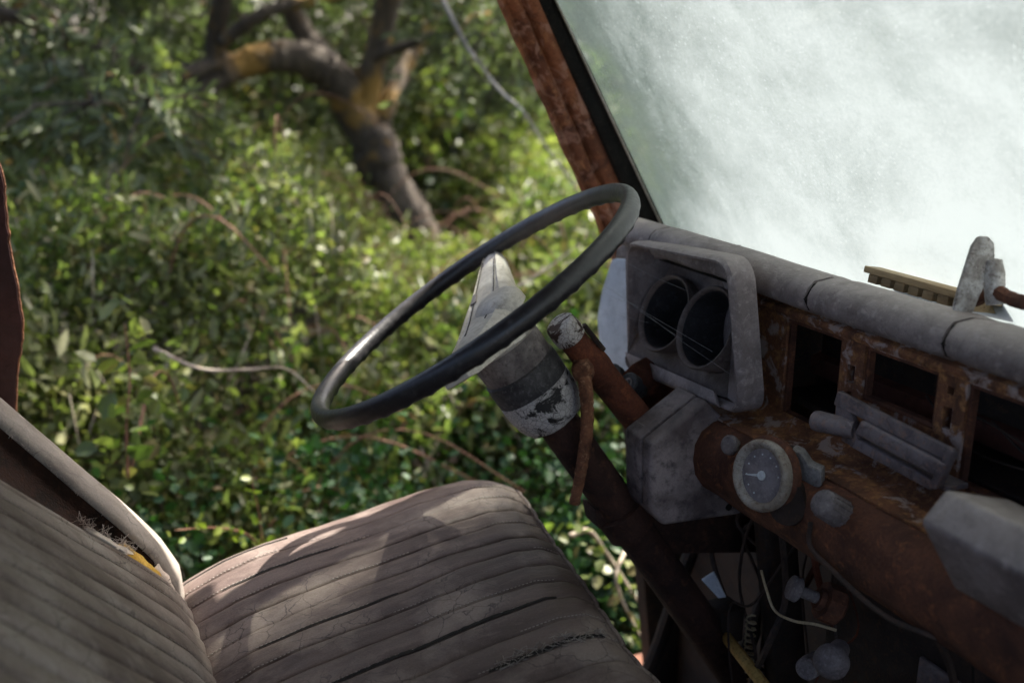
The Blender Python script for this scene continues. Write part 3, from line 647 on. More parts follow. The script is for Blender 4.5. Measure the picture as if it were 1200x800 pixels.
# ------------------------------------------------------------------ dashboard
dash = thing('dashboard', 'rusted steel dashboard with cracked grey padding and empty openings', 'dashboard')
def pad(y0, y1, n=14, bulge=None, hump=0.0):
    base = [(0.705, -0.262), (0.674, -0.250), (0.662, -0.245), (0.658, -0.239), (0.658, -0.230), (0.662, -0.222), (0.669, -0.2155), (0.690, -0.2125), (0.72, -0.219), (0.79, -0.246), (0.803, -0.255), (0.80, -0.262)]
    rings = []
    for k in range(n+1):
        y = y0+(y1-y0)*k/n
        e = min(1, min(k, n-k)/1.0); inset = 0.0035*(1-e)
        b = bulge(y) if bulge else 0.0
        cx, cz = 0.735, -0.23; ring = []
        for i, (x, z) in enumerate(base):
            w = 1.0 if x < 0.70 else 0.4 if x < 0.75 else 0.1
            x2 = x - b*w*(1 if z > -0.25 else 0.5) + 0.0012*noise.noise((x*50, y*26, z*50)); z2 = z + b*0.25*w + hump*b*w + 0.0012*noise.noise((x*40+7, y*23, z*40))
            d = V((cx-x2, 0, cz-z2)).normalized()*inset
            ring.append(V((x2+d.x, y, z2+d.z)))
        rings.append(ring)
    return MB().loft(rings)
sm = lambda t: max(0, min(1, t))**2*(3-2*max(0, min(1, t)))
obj('pad', pad(1.034, 1.125, 8, lambda y: 0.02, 0.35), 'grey_pad', dash, ang=50)
obj('pad', pad(0.767, 1.031, 26, lambda y: 0.020*sm((y-0.80)/0.10), 0.35), 'grey_pad', dash, ang=50)
obj('pad', pad(0.592, 0.762, 16), 'grey_pad', dash, ang=50)
obj('pad', pad(0.30, 0.588, 20), 'grey_pad', dash, ang=50)
obj('pad', pad(-0.40, 0.296, 30), 'grey_pad', dash, ang=50)
# black filler showing in the cracks of the padding
obj('pad_core', MB().sweep_y([(0.70, -0.258), (0.668, -0.246), (0.661, -0.234), (0.672, -0.219), (0.69, -0.216), (0.72, -0.224), (0.79, -0.251), (0.79, -0.258)], [-0.39, 1.12]), 'rubber', dash)

def holed_panel(ys, zs, holes, x0, x1, lean=0.0):
    """sheet of cells with some left open; front face at x0, back at x1, with real edges"""
    mb = MB(); ny, nz = len(ys)-1, len(zs)-1
    solid = lambda i, j: 0 <= i < ny and 0 <= j < nz and not any(a <= (ys[i]+ys[i+1])/2 <= b and c <= (zs[j]+zs[j+1])/2 <= d for a, b, c, d in holes)
    X = lambda x, z: x+lean*(z+0.32)
    for i in range(ny):
        for j in range(nz):
            if not solid(i, j): continue
            a, b, c, d = ys[i], ys[i+1], zs[j], zs[j+1]
            F = [V((X(x0, c), a, c)), V((X(x0, c), b, c)), V((X(x0, d), b, d)), V((X(x0, d), a, d))]
            B = [V((X(x1, c), a, c)), V((X(x1, c), b, c)), V((X(x1, d), b, d)), V((X(x1, d), a, d))]
            mb.add(F, [(0, 1, 2, 3)]); mb.add(B, [(0, 1, 2, 3)])
            for (di, dj, k, l) in ((-1, 0, 3, 0), (1, 0, 1, 2), (0, -1, 0, 1), (0, 1, 2, 3)):
                if not solid(i+di, j+dj): mb.add([F[k], F[l], B[l], B[k]], [(0, 1, 2, 3)])
    return mb
holes = [(0.738, 0.822, -0.378, -0.270), (0.615, 0.706, -0.324, -0.270), (0.24, 0.583, -0.365, -0.270),
         (0.717, 0.727, -0.312, -0.294), (0.719, 0.725, -0.328, -0.321), (0.596, 0.606, -0.318, -0.298), (0.597, 0.604, -0.286, -0.279)]
ys = sorted({-0.40, 0.897, 0.86, 0.84, *[h[0] for h in holes], *[h[1] for h in holes]})
zs = sorted({-0.405, -0.240, -0.255, *[h[2] for h in holes], *[h[3] for h in holes]})
mb = holed_panel(ys, zs, holes, 0.689, 0.697)
fascia = obj('fascia', mb, 'rust_fascia', dash, ang=30)
for h in holes[:3]:     # turned-in flanges round the openings
    y0, y1, z0, z1 = h
    obj('opening_flange', holed_panel([y0+0.0005, y0+0.004, y1-0.004, y1-0.0005], [z0+0.0005, z0+0.004, z1-0.004, z1-0.0005], [(y0+0.004, y1-0.004, z0+0.004, z1-0.004)], 0.692, 0.6995), 'rust_brown', fascia)
# bead under the pad
obj('bead', MB().tube([V((0.686+0.001*noise.noise((y*30, 0, 0)), y, -0.262)) for y in np.linspace(-0.39, 0.89, 40)], 0.006, 8), 'rust_fascia', fascia)
for y, z in [(0.853, -0.268), (0.853, -0.36), (0.828, -0.30), (0.761, -0.263), (0.66, -0.263), (0.60, -0.345), (0.722, -0.352)]:
    bt = obj('bolt', MB().lathe((0.689, y, z), (-1, 0, 0), [(-0.001, 0.0055), (0.0008, 0.0055), (0.001, 0.0036), (0.003, 0.0034), (0.0035, 0.0)], 6), 'rust_orange', fascia, ang=20)
# lower ledge and rolled edge
ledge = [(0.689, -0.376), (0.668, -0.386), (0.640, -0.386), (0.622, -0.388), (0.608, -0.396), (0.600, -0.41), (0.598, -0.428), (0.602, -0.448), (0.614, -0.464), (0.635, -0.472), (0.66, -0.474), (0.70, -0.44), (0.70, -0.376)]
rings = []
for y in np.linspace(-0.40, 0.86, 64):
    rings.append([V((x+0.0015*noise.noise((x*60, y*22, z*60)), y, z+0.0018*noise.noise((x*50+3, y*25, z*50)))) for x, z in ledge])
obj('rolled_edge', MB().loft(rings), 'rust_brown', dash, ang=50)
lp = [(0.6885, -0.3735), (0.668, -0.3835), (0.640, -0.3838), (0.628, -0.3845), (0.628, -0.3865), (0.640, -0.3858), (0.668, -0.3858), (0.6885, -0.376)]
obj('ledge_strip', MB().sweep_y(lp, list(np.linspace(0.45, 0.86, 30))), 'rust_fascia', dash, ang=50)
# hardware and added light-blocking plates behind the openings
mb = MB()
mb.box((0.72, 0.20, -0.375), (0.80, 0.86, -0.366))
obj('inner_shelf', mb, 'dark_metal', dash, bevel=0.002)
obj('added_light_block_side', MB().box((0.698, 0.884, -0.45), (0.80, 0.889, -0.255)), 'dark_metal', dash)  # side and top plates added to stop windscreen light leaking in
obj('added_light_block_top', MB().box((0.70, -0.38, -0.272), (0.80, 0.889, -0.266)), 'dark_metal', dash)
obj('inner_back', MB().box((0.79, -0.38, -0.45), (0.80, 0.88, -0.265)), 'dark_metal', dash, bevel=0.002)
for k in range(7):
    y = 0.30+0.04*k
    obj('loose_wire', MB().tube(crom([(0.76, y-0.12, -0.34+random.uniform(-.01, .02)), (0.735, y-0.02, -0.35+random.uniform(-.01, .03)), (0.74, y+0.08, -0.345+random.uniform(-.01, .03)), (0.77, y+0.16, -0.33)], 8), 0.0012, 6), 'dark_wire', dash)
obj('speaker_ring', MB().lathe((0.76, 0.545, -0.285), (-1, 0, 0), [(0, 0.012), (0.006, 0.018), (0.008, 0.020), (0.004, 0.022), (0, 0.022)], 20), 'rust_brown', dash)
# pale end panel beside the driver's door
ep = [at(px, py, X=0.69) for px, py in [(716, 304), (740, 300), (760, 330), (760, 440), (737, 437), (704, 427), (699, 372), (705, 338)]]
obj('end_panel', MB().prism(ep, (0.03, 0.01, 0)), 'pale_panel', dash, bevel=0.004, seg=3)
cp = [at(px, py, X=0.66) for px, py in [(720, 303), (722, 290), (732, 284), (800, 288), (800, 305)]]
obj('end_cap', MB().prism(cp, (0.05, 0.0, 0)), 'grey_pad', dash, bevel=0.004, seg=3)
# padded shelf lip on the passenger side
lip = [(0.571, -0.309), (0.549, -0.331), (0.594, -0.397), (0.63, -0.40), (0.64, -0.33)]
rings = []
for k, y in enumerate(np.linspace(-0.38, 0.492, 34)):
    s = 1.0
    rings.append([V((0.59+(x-0.59)*s, y, -0.35+(z+0.35)*s)) for x, z in lip])
obj('shelf_lip', MB().loft(rings), 'grey_pad', dash, bevel=0.004, seg=3, ang=30)

# heater control: slotted plate with a lever
heater = obj('heater_control', None or MB().box((0.664, 0.568, -0.362), (0.688, 0.70, -0.357)), 'heater_metal', dash, bevel=0.001)
def slanted(ya, za, yb, zb, h, x0, x1):
    return MB().prism([(x0, ya, za), (x0, yb, zb), (x0, yb, zb-h), (x0, ya, za-h)], (x1-x0, 0, 0))
H = lambda px, py, X=0.66: at(px, py, X=X)
def plate(pix, X, th): return MB().prism([at(px, py, X=X) for px, py in pix], (th, 0, 0))
obj('face_bar', plate([(981, 458), (1116, 527), (1110, 541), (976, 474)], 0.655, 0.006), 'heater_metal', heater, bevel=0.0015)
obj('face_bar', plate([(1008, 492), (1108, 545), (1098, 561), (1000, 508)], 0.652, 0.010), 'heater_metal', heater, bevel=0.003, seg=3)
obj('face_bar', plate([(1003, 514), (1096, 566), (1090, 575), (997, 524)], 0.655, 0.008), 'heater_metal', heater, bevel=0.0015)
obj('end_bar', plate([(1108, 527), (1117, 529), (1096, 574), (1086, 570)], 0.654, 0.009), 'heater_metal', heater, bevel=0.0015)
obj('end_bar', plate([(981, 458), (992, 464), (1006, 520), (996, 524), (978, 490)], 0.656, 0.007), 'heater_metal', heater, bevel=0.0015)
a, b = at(953, 492, X=0.645), at(1003, 503, X=0.66)
obj('lever', MB().lathe(a, b-a, [(0, 0.0), (0.0, 0.008), (0.0015, 0.0095), (0.006, 0.0105), (0.04, 0.0095), ((b-a).length, 0.009)], 20), 'heater_metal', heater)

# ------------------------------------------------------------------ instrument cluster
clu = thing('instrument_cluster', 'grey plastic instrument hood with two empty round gauge holes', 'instrument panel')
TL, TR, BR, BL = V((0.622, 1.054, -0.220)), V((0.600, 0.812, -0.199)), V((0.624, 0.806, -0.366)), V((0.648, 1.080, -0.397))
def rrect(c, r, n=6, order=(0, 1, 2, 3)):
    out = []
    for i in range(4):
        p, a, b = c[i], c[i-1], c[(i+1) % 4]
        u, w = (a-p).normalized()*r[i], (b-p).normalized()*r[i]
        for k in range(n+1):
            t = k/n; out.append((p+u)*(1-t)**2+p*2*t*(1-t)+(p+w)*t*t)
    return out
corn = [TL, TR, BR, BL]; cc = (TL+TR+BR+BL)/4
def ringof(scale, dx, r):
    return rrect([cc+(p-cc)*scale+V((dx, 0, 0)) for p in corn], [r]*4)
outer_back = rrect([V((0.70, 1.06, -0.235)), V((0.70, 0.975, -0.235)), V((0.70, 0.975, -0.36)), V((0.70, 1.06, -0.36))], [0.02]*4)
rings = [outer_back, ringof(1.02, 0.030, 0.03), ringof(1.024, 0.010, 0.03), ringof(1.015, 0.003, 0.028), ringof(0.985, -0.001, 0.026), ringof(0.955, 0.0, 0.024), ringof(0.94, 0.004, 0.023), ringof(0.93, 0.012, 0.022)]
def proj_back(p):
    # recess floor leans: low edge near the rim, top edge deep
    t = (p.z+0.375)/0.155
    X = 0.634+0.066*max(0, min(1, t))
    return V((X, max(p.y, 0.810+(X-0.605)*1.22), p.z))
rings.append([proj_back(p) for p in ringof(0.91, 0.02, 0.02)])
hood = obj('hood', MB().loft(rings, caps=False), 'grey_plastic', clu, ang=40)
bk = [proj_back(p) for p in ringof(0.915, 0.02, 0.02)]
nb = V((-0.155, 0, 0.066)).normalized()
gl_c = [at(779, 367, X=0.648), at(827, 384, X=0.638)]
from mathutils import geometry
NN = V((-0.93, 0.0, 0.36)).normalized()
def cut_panel(outline, circles, rad):
    o = outline[0]; v2 = [((p-o).dot(V((0, 1, 0))), p.z) for p in outline]; ed = [(i, (i+1) % len(v2)) for i in range(len(v2))]
    cs = []
    for c in circles:
        k = (c.x-(0.634+0.066*(c.z+0.375)/0.155))/(NN.x-0.066/0.155*NN.z)     # where the tube axis meets the panel
        q = c-NN*k; cs.append((q.y-o.y, q.z)); b = len(v2)
        v2 += [(cs[-1][0]+rad*math.cos(t), cs[-1][1]+rad*0.96*math.sin(t)) for t in [2*math.pi*i/36 for i in range(36)]]
        ed += [(b+i, b+(i+1) % 36) for i in range(36)]
    V2, _, F2, *_r = geometry.delaunay_2d_cdt([V(p) for p in v2], ed, [], 1, 1e-6)
    mbp = MB(); keep = []
    for f in F2:
        m = sum((V2[i] for i in f), V((0, 0)))/len(f)
        if all((m.x-a)**2+((m.y-b)/0.96)**2 > (rad*0.97)**2 for a, b in cs): keep.append(f)
    mbp.add([V((0.634+0.066*max(0, min(1, (p.y+0.375)/0.155)), p.x+o.y, p.y)) for p in V2], keep)
    return mbp
obj('gauge_panel', cut_panel(bk, gl_c, 0.0450), 'brown_plastic', clu, ang=20)
# sloping tray under the gauges
tray = [at(px, py, X=x) for px, py, x in [(731, 411, 0.634), (836, 457, 0.624), (840, 474, 0.619), (740, 432, 0.630)]]
obj('tray', MB().prism(tray, (0.006, 0, -0.006)), 'grey_plastic', clu, bevel=0.002)
for i, c in enumerate(gl_c):
    r = 0.0465
    nn = V((-0.93, 0.0, 0.36)).normalized()
    g = obj('gauge_tube', MB().lathe(c+nn*0.002, nn, [(-0.04, r-0.010), (-0.004, r-0.003), (0.0, r-0.0015), (0.001, r+0.001), (-0.002, r+0.0025), (-0.04, r-0.002)], 48), 'brown_plastic', clu, ang=50)
    obj('dark_well', MB().lathe(c+nn*0.002, nn, [(-0.004, r-0.0035), (-0.075, r-0.018), (-0.076, 0.0)], 40), 'well_black', g, ang=50)
# glove of black push switches under the hood
sw = thing('light_switch', 'pair of small black round switches under the instrument hood', 'switch')
for px, py, y, r in ((716, 437, 0.995, 0.013), (736, 448, 0.97, 0.0135)):
    c = at(px, py, Y=y); ax = V((-0.75, -0.25, 0.55)).normalized()
    k = obj('button', MB().lathe(c, ax, [(-0.03, 0.009), (-0.012, 0.009), (-0.012, r), (-0.001, r), (0.0, r-0.002), (-0.001, r-0.004), (-0.001, 0.0)], 24), 'knob_black', sw, ang=40)
    mb = MB().lathe(c+ax*0.0004, ax, [(0, r*0.28), (0.0006, r*0.3), (0.0006, r*0.42), (0, r*0.44)], 16)
    mb.prism([c+ax*0.0004+V((0.001, 0.004, 0.004)), c+ax*0.0004+V((0.001, 0.003, 0.004)), c+ax*0.0004+V((-0.001, -0.004, -0.004)), c+ax*0.0004+V((-0.001, -0.003, -0.004))], ax*0.0006)
    obj('symbol', mb, 'knob_grey', k)
obj('bracket', MB().prism([at(715, 452, Y=0.985), at(742, 425, Y=0.985), at(800, 470, Y=0.985), at(775, 520, Y=0.985), at(735, 480, Y=0.985)], (0.03, 0.02, 0.0)), 'rust_red', sw, bevel=0.003)

# ------------------------------------------------------------------ steering wheel and column
WC = V((0.3848, 0.9718, -0.2533))
WT, WLAT, WR = 0.560, 0.206, 0.200
wn_ = V((-math.sin(WT), math.sin(WLAT), math.cos(WT))).normalized()
wu = V((0, 1, 0)).cross(wn_).normalized(); wv = wn_.cross(wu)
wheel = thing('steering_wheel', 'thin black steering wheel with a cream centre spoke', 'steering wheel')
pts, rings = [], []
NR = 460
for k in range(NR):
    a = 2*math.pi*k/NR; e = wu*math.cos(a)+wv*math.sin(a)
    ring = []
    for j in range(18):
        b = 2*math.pi*j/18; o = math.cos(b); h = math.sin(b)
        # finger grips on the underside
        gr = 1.0+(0.13*max(0, math.sin(a*46))**2 if h < -0.2 else 0)
        ring.append(WC+e*(WR+0.0094*o)+wn_*(0.0108*h*gr))
    rings.append(ring)
def mat_rim():
    nt = M['rim_black'].node_tree; b = nt.nodes['Principled BSDF']; src = b.inputs['Base Color'].links[0].from_socket
    vec = coords(nt); sx = nt.nodes.new('ShaderNodeSeparateXYZ'); nt.links.new(vec, sx.inputs[0])
    ad = N(nt, 'ShaderNodeMath', _operation='MULTIPLY_ADD'); nt.links.new(noise_out(nt, vec, 26, 7, 0.65), ad.inputs[0]); ad.inputs[1].default_value = 0.16; nt.links.new(sx.outputs[0], ad.inputs[2])
    nt.links.new(mix(nt, ramp(nt, ad.outputs[0], [(0.53, 0.0), (0.66, 0.85)]), src, (0.115, 0.108, 0.105)), b.inputs['Base Color'])  # front half greyed: bleached wear, with the pale windscreen sheen painted in
mat_rim()
obj('rim', MB().loft(rings+[rings[0]], caps=False), 'rim_black', wheel, ang=0)
sa_ = math.radians(64.0)
sdir = wu*math.cos(sa_)+wv*math.sin(sa_); sper = wn_.cross(sdir)
# bar: (s along the bar, half width, top height, thickness)
bar = [(0.197, 0.012, -0.006, 0.010), (0.180, 0.017, -0.008, 0.014), (0.14, 0.021, -0.011, 0.020), (0.09, 0.027, -0.016, 0.026), (0.045, 0.034, -0.020, 0.034), (0.0, 0.037, -0.022, 0.04),
       (-0.045, 0.034, -0.020, 0.034), (-0.09, 0.027, -0.016, 0.026), (-0.14, 0.021, -0.011, 0.020), (-0.180, 0.017, -0.008, 0.014), (-0.197, 0.012, -0.006, 0.010)]
fine = []
for k in range(len(bar)-1):
    for t in (0, 0.25, 0.5, 0.75): fine.append([bar[k][i]*(1-t)+bar[k+1][i]*t for i in range(4)])
fine.append(list(bar[-1]))
rings = []
for s, w, h, th in fine:
    c = WC+sdir*s
    cs = [(-1.0, -th), (-1.0, -0.35*th), (-0.86, -0.06*th), (-0.6, 0.004), (-0.56, 0.002), (0.0, 0.004), (0.56, 0.002), (0.6, 0.004), (0.86, -0.06*th), (1.0, -0.35*th), (1.0, -th)]
    rings.append([c+sper*(w*a_)+wn_*(h+b_) for a_, b_ in cs])
spoke = obj('spoke', MB().loft(rings), 'cream', wheel, ang=32)
lefty = -1.0 if sper.dot(_R) > 0 else 1.0
def bar_pt(s_, frac, up):
    w = lerp_tab(s_, [(q[0], q[1]) for q in bar[::-1]]); h = lerp_tab(s_, [(q[0], q[2]) for q in bar[::-1]])
    return WC+sdir*s_+sper*(w*frac*lefty)+wn_*(h+up)
obj('pad_line', MB().tube([bar_pt(x, 0.40+0.1*math.sin(x*9), 0.0034) for x in np.linspace(0.175, -0.06, 24)], 0.0006, 6), 'collar_black', spoke)
obj('pad_line', MB().tube([bar_pt(x, -0.30-0.15*math.sin(x*9), 0.0034) for x in np.linspace(0.165, -0.03, 24)], 0.0006, 6), 'collar_black', spoke)
qa = [bar_pt(x, f, 0.0032) for x, f in ((0.078, 0.62), (0.078, 0.40), (0.052, 0.34), (0.052, 0.58))]
obj('badge_recess', MB().prism(qa, wn_*0.0012), 'collar_grey', spoke, bevel=0.0004)
rings = []
for d, r in ((-0.012, 0.030), (-0.004, 0.0295), (0.003, 0.026), (0.008, 0.019), (0.010, 0.010), (0.0105, 0.001)):
    c = WC+sdir*0.012-sper*(0.018*lefty)-wn_*0.020
    rings.append([c+wn_*d+(sdir*math.cos(t)*1.25+sper*math.sin(t))*r for t in [2*math.pi*k/32 for k in range(32)]])
obj('horn_dome', MB().loft(rings), 'cream', spoke, ang=50)
obj('hub_skirt', MB().lathe(WC, -wn_, [(0.030, 0.032), (0.036, 0.043), (0.046, 0.047), (0.056, 0.046), (0.060, 0.042), (0.062, 0.02)], 40), 'cream', wheel, ang=40)
# column head
scol = thing('steering_column', 'rusty steering column with flaking white and black head', 'steering column')
D = lambda d, r: (d, r)
obj('upper_collar', MB().lathe(WC, -wn_, [(0.056, 0.020), (0.058, 0.0415), (0.072, 0.0418), (0.090, 0.0412), (0.0925, 0.040)], 44), 'collar_grey', scol, ang=40)
obj('black_band', MB().lathe(WC, -wn_, [(0.0905, 0.040), (0.0925, 0.0432), (0.100, 0.0436), (0.112, 0.0436), (0.1195, 0.0432), (0.1205, 0.041)], 44), 'collar_black', scol, ang=40)
rings = []
a0 = wn_.orthogonal().normalized(); b0 = wn_.cross(a0)
for d, r in [(0.1185, 0.040), (0.1200, 0.0436), (0.130, 0.0436), (0.142, 0.0428), (0.152, 0.0405), (0.160, 0.0375), (0.166, 0.0335), (0.168, 0.025)]:
    rings.append([WC-wn_*(d+0.0012*noise.noise((math.cos(t)*2.5, math.sin(t)*2.5, d*60)))+(a0*math.cos(t)+b0*math.sin(t))*(r+0.0006*noise.noise((math.cos(t)*5, math.sin(t)*5, d*160))) for t in [2*math.pi*k/44 for k in range(44)]])
obj('flaked_cup', MB().loft(rings), 'flaked_white', scol, ang=40)
obj('column_tube', MB().tube([WC-wn_*d for d in (0.14, 0.25, 0.4, 0.55, 0.74)], 0.0235, 20), 'rust_dark', scol)
# side switch stub with painted cap, and the rusty rod that hangs from it
s0, s1, s2 = at(655, 378, Y=0.92), at(692, 427, Y=0.918), at(775, 525, Y=0.925)
ax = (s2-s0).normalized()
obj('switch_stub', MB().lathe(s0, ax, [(0.015, 0.0150), (0.03, 0.0155), (0.05, 0.0165), (0.056, 0.0185), (0.075, 0.019), (0.085, 0.0175), (0.11, 0.0175), ((s2-s0).length, 0.019)], 24), 'rust_red', scol, ang=40)
obj('stub_cap', MB().lathe(s0, ax, [(0.0, 0.0), (0.0, 0.0145), (0.002, 0.0168), (0.014, 0.0182), (0.023, 0.0178), (0.0245, 0.0160)], 28), 'flaked_cap', scol, ang=40)
obj('clip_strip', MB().tube([s0+ax*0.02+V((0.013, -0.008, 0.012)), s0+ax*0.06+V((0.013, -0.009, 0.012))], 0.003, 6), 'dark_metal', scol)
rp = crom([at(684, 437, Y=0.905), at(687, 462, Y=0.895), at(688, 500, Y=0.892), at(682, 545, Y=0.892), at(673, 590, Y=0.892)], 10)
lev = obj('rusty_lever', MB().tube(rp, [0.0082*(1+0.06*math.sin(i*2.6))*(1-0.28*i/len(rp)) for i in range(len(rp))], 12, wob=0.05), 'rust_orange', scol, ang=0)
kn = at(683, 434, Y=0.908)
rings = []
mbk = MB().lathe(kn-V((0, 0, 0)), (0.35, 0.2, -0.9), [(-0.014, 0.0), (-0.012, 0.009), (-0.004, 0.0125), (0.006, 0.0120), (0.013, 0.0085), (0.014, 0.0)], 10)
obj('lever_knuckle', mbk, 'rust_orange', lev, ang=60)
obj('column_clamp', MB().lathe(WC-wn_*0.30, -wn_, [(0, 0.024), (0.001, 0.031), (0.03, 0.031), (0.031, 0.024)], 24), 'rust_dark', scol, ang=40)
# support bracket from the clamp to the dash
br = [at(697, 596, Y=0.905), at(712, 600, Y=0.905), at(726, 592, Y=0.905), at(760, 606, Y=0.905), at(905, 604, Y=0.905), at(905, 648, Y=0.905), at(770, 650, Y=0.905), at(728, 632, Y=0.905), at(702, 620, Y=0.905)]
obj('support_bracket', MB().prism(br, (0, 0.035, 0)), 'rust_dark', scol, bevel=0.004)

# boxy lower cover
shroud = thing('column_cover', 'boxy faded grey plastic cover below the instrument hood', 'cover')
bx = [V((0.5435, 0.852, -0.402)), V((0.612, 0.852, -0.361)), V((0.645, 0.852, -0.394)), V((0.672, 0.852, -0.510)), V((0.565, 0.852, -0.503)), V((0.547, 0.852, -0.482))]
cb = sum(bx, V())/6
obj('shell', MB().loft([[p+V((0, 0.0215, 0)) for p in bx], bx]), 'shroud_grey', shroud, bevel=0.006, seg=4, ang=40)
obj('back_shell', MB().loft([[p+V((0, 0.056, 0)) for p in bx], [cb+(p-cb)*0.992+V((0, 0.0228, 0)) for p in bx]]), 'shroud_grey', shroud, bevel=0.003, seg=2, ang=40)
for px, py in ((830, 508), (854, 594)):
    c = at(px, py, Y=0.8515); obj('screw_hole', MB().lathe(c, (0, -1, 0), [(-0.001, 0.0), (0.0004, 0.0), (0.0006, 0.0040), (-0.001, 0.0042)], 16), 'rubber', shroud)
cut = [at(px, py, Y=0.8512) for px, py in [(827, 540), (835, 524), (850, 510), (872, 512), (874, 575), (856, 572)]]
obj('cutout', MB().prism(cut, (0, -0.0012, 0)), 'rust_red', shroud, bevel=0.0005)

# ------------------------------------------------------------------ small gauge, knobs, wires
ga = thing('oil_gauge', 'small round gauge with tan bezel and white needle', 'gauge')
gn = V((-0.97, -0.12, 0.2)).normalized(); gc = at(890, 557, X=0.585)
gu = (V((0, 0, 1))-gn*gn.z).normalized(); gv = gn.cross(gu)
gr_ = 0.0345
obj('case', MB().lathe(gc, -gn, [(0.0, gr_-0.001), (0.012, gr_-0.0005), (0.014, gr_-0.003), (0.045, gr_-0.005), (0.05, gr_-0.012), (0.052, 0.0)], 36), 'dark_metal', ga, ang=40)
obj('bezel', MB().lathe(gc, gn, [(-0.008, gr_+0.0005), (-0.002, gr_+0.001), (0.002, gr_-0.0005), (0.003, gr_-0.003), (0.001, gr_-0.0065), (-0.004, gr_-0.008)], 48), 'gauge_bezel', ga, ang=60)
obj('mount_ring', MB().lathe(gc, gn, [(-0.016, gr_-0.002), (-0.016, gr_+0.004), (-0.010, gr_+0.0045), (-0.008, gr_)], 40), 'rust_brown', ga, ang=40)
face = obj('dial_face', MB().lathe(gc, gn, [(-0.0045, gr_-0.006), (-0.004, gr_-0.008), (-0.004, 0.0)], 40), 'gauge_face', ga, ang=40)
for k in range(9):
    a = math.radians(-135+30*k) + math.radians(60)
    c = gc-gn*0.0039+(gu*math.cos(a)+gv*math.sin(a))*0.0205
    obj('dial_mark', MB().lathe(c, gn, [(0, 0.0009), (0.0005, 0.0008), (0.0005, 0.0)], 8), 'white_mark', face)
nd = (gv*0.96-gu*0.28).normalized()
if (nd.dot(_R)) > 0: nd = -nd
c = gc-gn*0.0032; npd = gn.cross(nd)
needle = obj('needle', MB().prism([c+npd*0.0016, c-npd*0.0016, c+nd*0.021-npd*0.0004, c+nd*0.021+npd*0.0004], gn*0.0008), 'white_mark', ga)
obj('needle_boss', MB().lathe(c, gn, [(0, 0.0048), (0.0015, 0.0045), (0.0018, 0.0)], 18), 'white_mark', needle)
bc = at(945, 548, X=0.625)
brp = [at(px, py, X=0.615) for px, py in [(927, 526), (938, 531), (948, 546), (962, 552), (962, 571), (950, 573), (926, 565)]]
obj('alloy_clamp', MB().prism(brp, (0.014, 0.010, 0.0)), 'alloy', ga, bevel=0.002)
obj('sender', MB().lathe(at(935, 588, X=0.613), (0.9, 0.25, -0.2), [(-0.02, 0.0), (-0.02, 0.021), (0.0, 0.022), (0.03, 0.020)], 24), 'dark_metal', ga, ang=40)

def knob(name, label, px, py, X, ax, prof, mat, extra=None):
    t = thing(name, label, 'knob')
    c = at(px, py, X=X); a = V(ax).normalized()
    obj('head', MB().lathe(c, a, prof, 26), mat, t, ang=40)
    return t, c, a
t, c, a = knob('push_knob', 'small grey push knob between the cover and the gauge', 853, 521, 0.60, (0.9, 0.25, -0.3), [(0, 0), (0, 0.0085), (0.002, 0.0105), (0.006, 0.0105), (0.008, 0.006), (0.05, 0.006)], 'knob_grey')
t, c, a = knob('pull_knob', 'grey cylindrical knob in a ring, right of the gauge', 963, 588, 0.585, (0.80, 0.05, -0.55), [(0, 0), (-0.001, 0.006), (0.0, 0.0112), (0.0015, 0.0125), (0.035, 0.0135), (0.05, 0.0135)], 'knob_grey')
for k in range(14):
    u_ = a.orthogonal().normalized(); e_ = Matrix.Rotation(6.2832*k/14, 3, a) @ u_
    obj('rib', MB().tube([c+a*0.003+e_*0.0128, c+a*0.034+e_*0.0135], 0.0009, 5), 'knob_grey', t)
obj('ring', MB().lathe(c+a*0.036, a, [(-0.001, 0.0135), (-0.002, 0.0165), (0.002, 0.0168), (0.003, 0.0135)], 26), 'chrome_strip', t, ang=40)
t, c, a = knob('choke_knob', 'grey disc knob on a short shaft below the rusty roll', 926, 687, 0.62, (0.72, -0.35, -0.35), [(0, 0), (-0.0005, 0.009), (0.001, 0.0125), (0.008, 0.0132), (0.0095, 0.0115), (0.0105, 0.006), (0.035, 0.006)], 'knob_grey')
obj('switch_body', MB().lathe(c+a*0.030, a, [(0, 0.006), (0, 0.011), (0.006, 0.012), (0.006, 0.020), (0.022, 0.021), (0.026, 0.017), (0.03, 0.0)], 10), 'rust_brown', t, ang=30)
t, c, a = knob('round_knob', 'round pale grey knob at the bottom edge under the dashboard', 972, 778, 0.60, (0.75, 0.5, -0.1), [(-0.006, 0), (-0.0055, 0.007), (-0.002, 0.0135), (0.003, 0.0165), (0.010, 0.0165), (0.014, 0.012), (0.04, 0.009)], 'knob_grey')
t, c, a = knob('wiper_knob', 'dark grey stub knob just left of the round pale knob', 944, 784, 0.61, (0.78, 0.4, -0.2), [(0, 0), (0, 0.009), (0.002, 0.011), (0.014, 0.0115), (0.04, 0.010)], 'knob_grey')
obj_ = tag(obj('brass_wire', MB().tube(crom([at(892, 668, X=0.63), at(898, 690, X=0.625), at(908, 715, X=0.625), at(930, 727, X=0.625), at(955, 731, X=0.63), at(980, 738, X=0.64)], 8), 0.0015, 7), 'brass_wire'), 'thin pale brass wire curling below the gauge', 'wire')
tag(obj('sheathed_cable', MB().tube(crom([at(950, 612, X=0.594), at(950, 640, X=0.594), at(980, 672, X=0.592), at(1012, 702, X=0.592), at(1045, 726, X=0.594), at(1075, 738, X=0.60), at(1110, 752, X=0.62)], 8), 0.0024, 8), 'dark_wire'), 'brown sheathed cable drooping along the rusty rolled edge', 'cable')
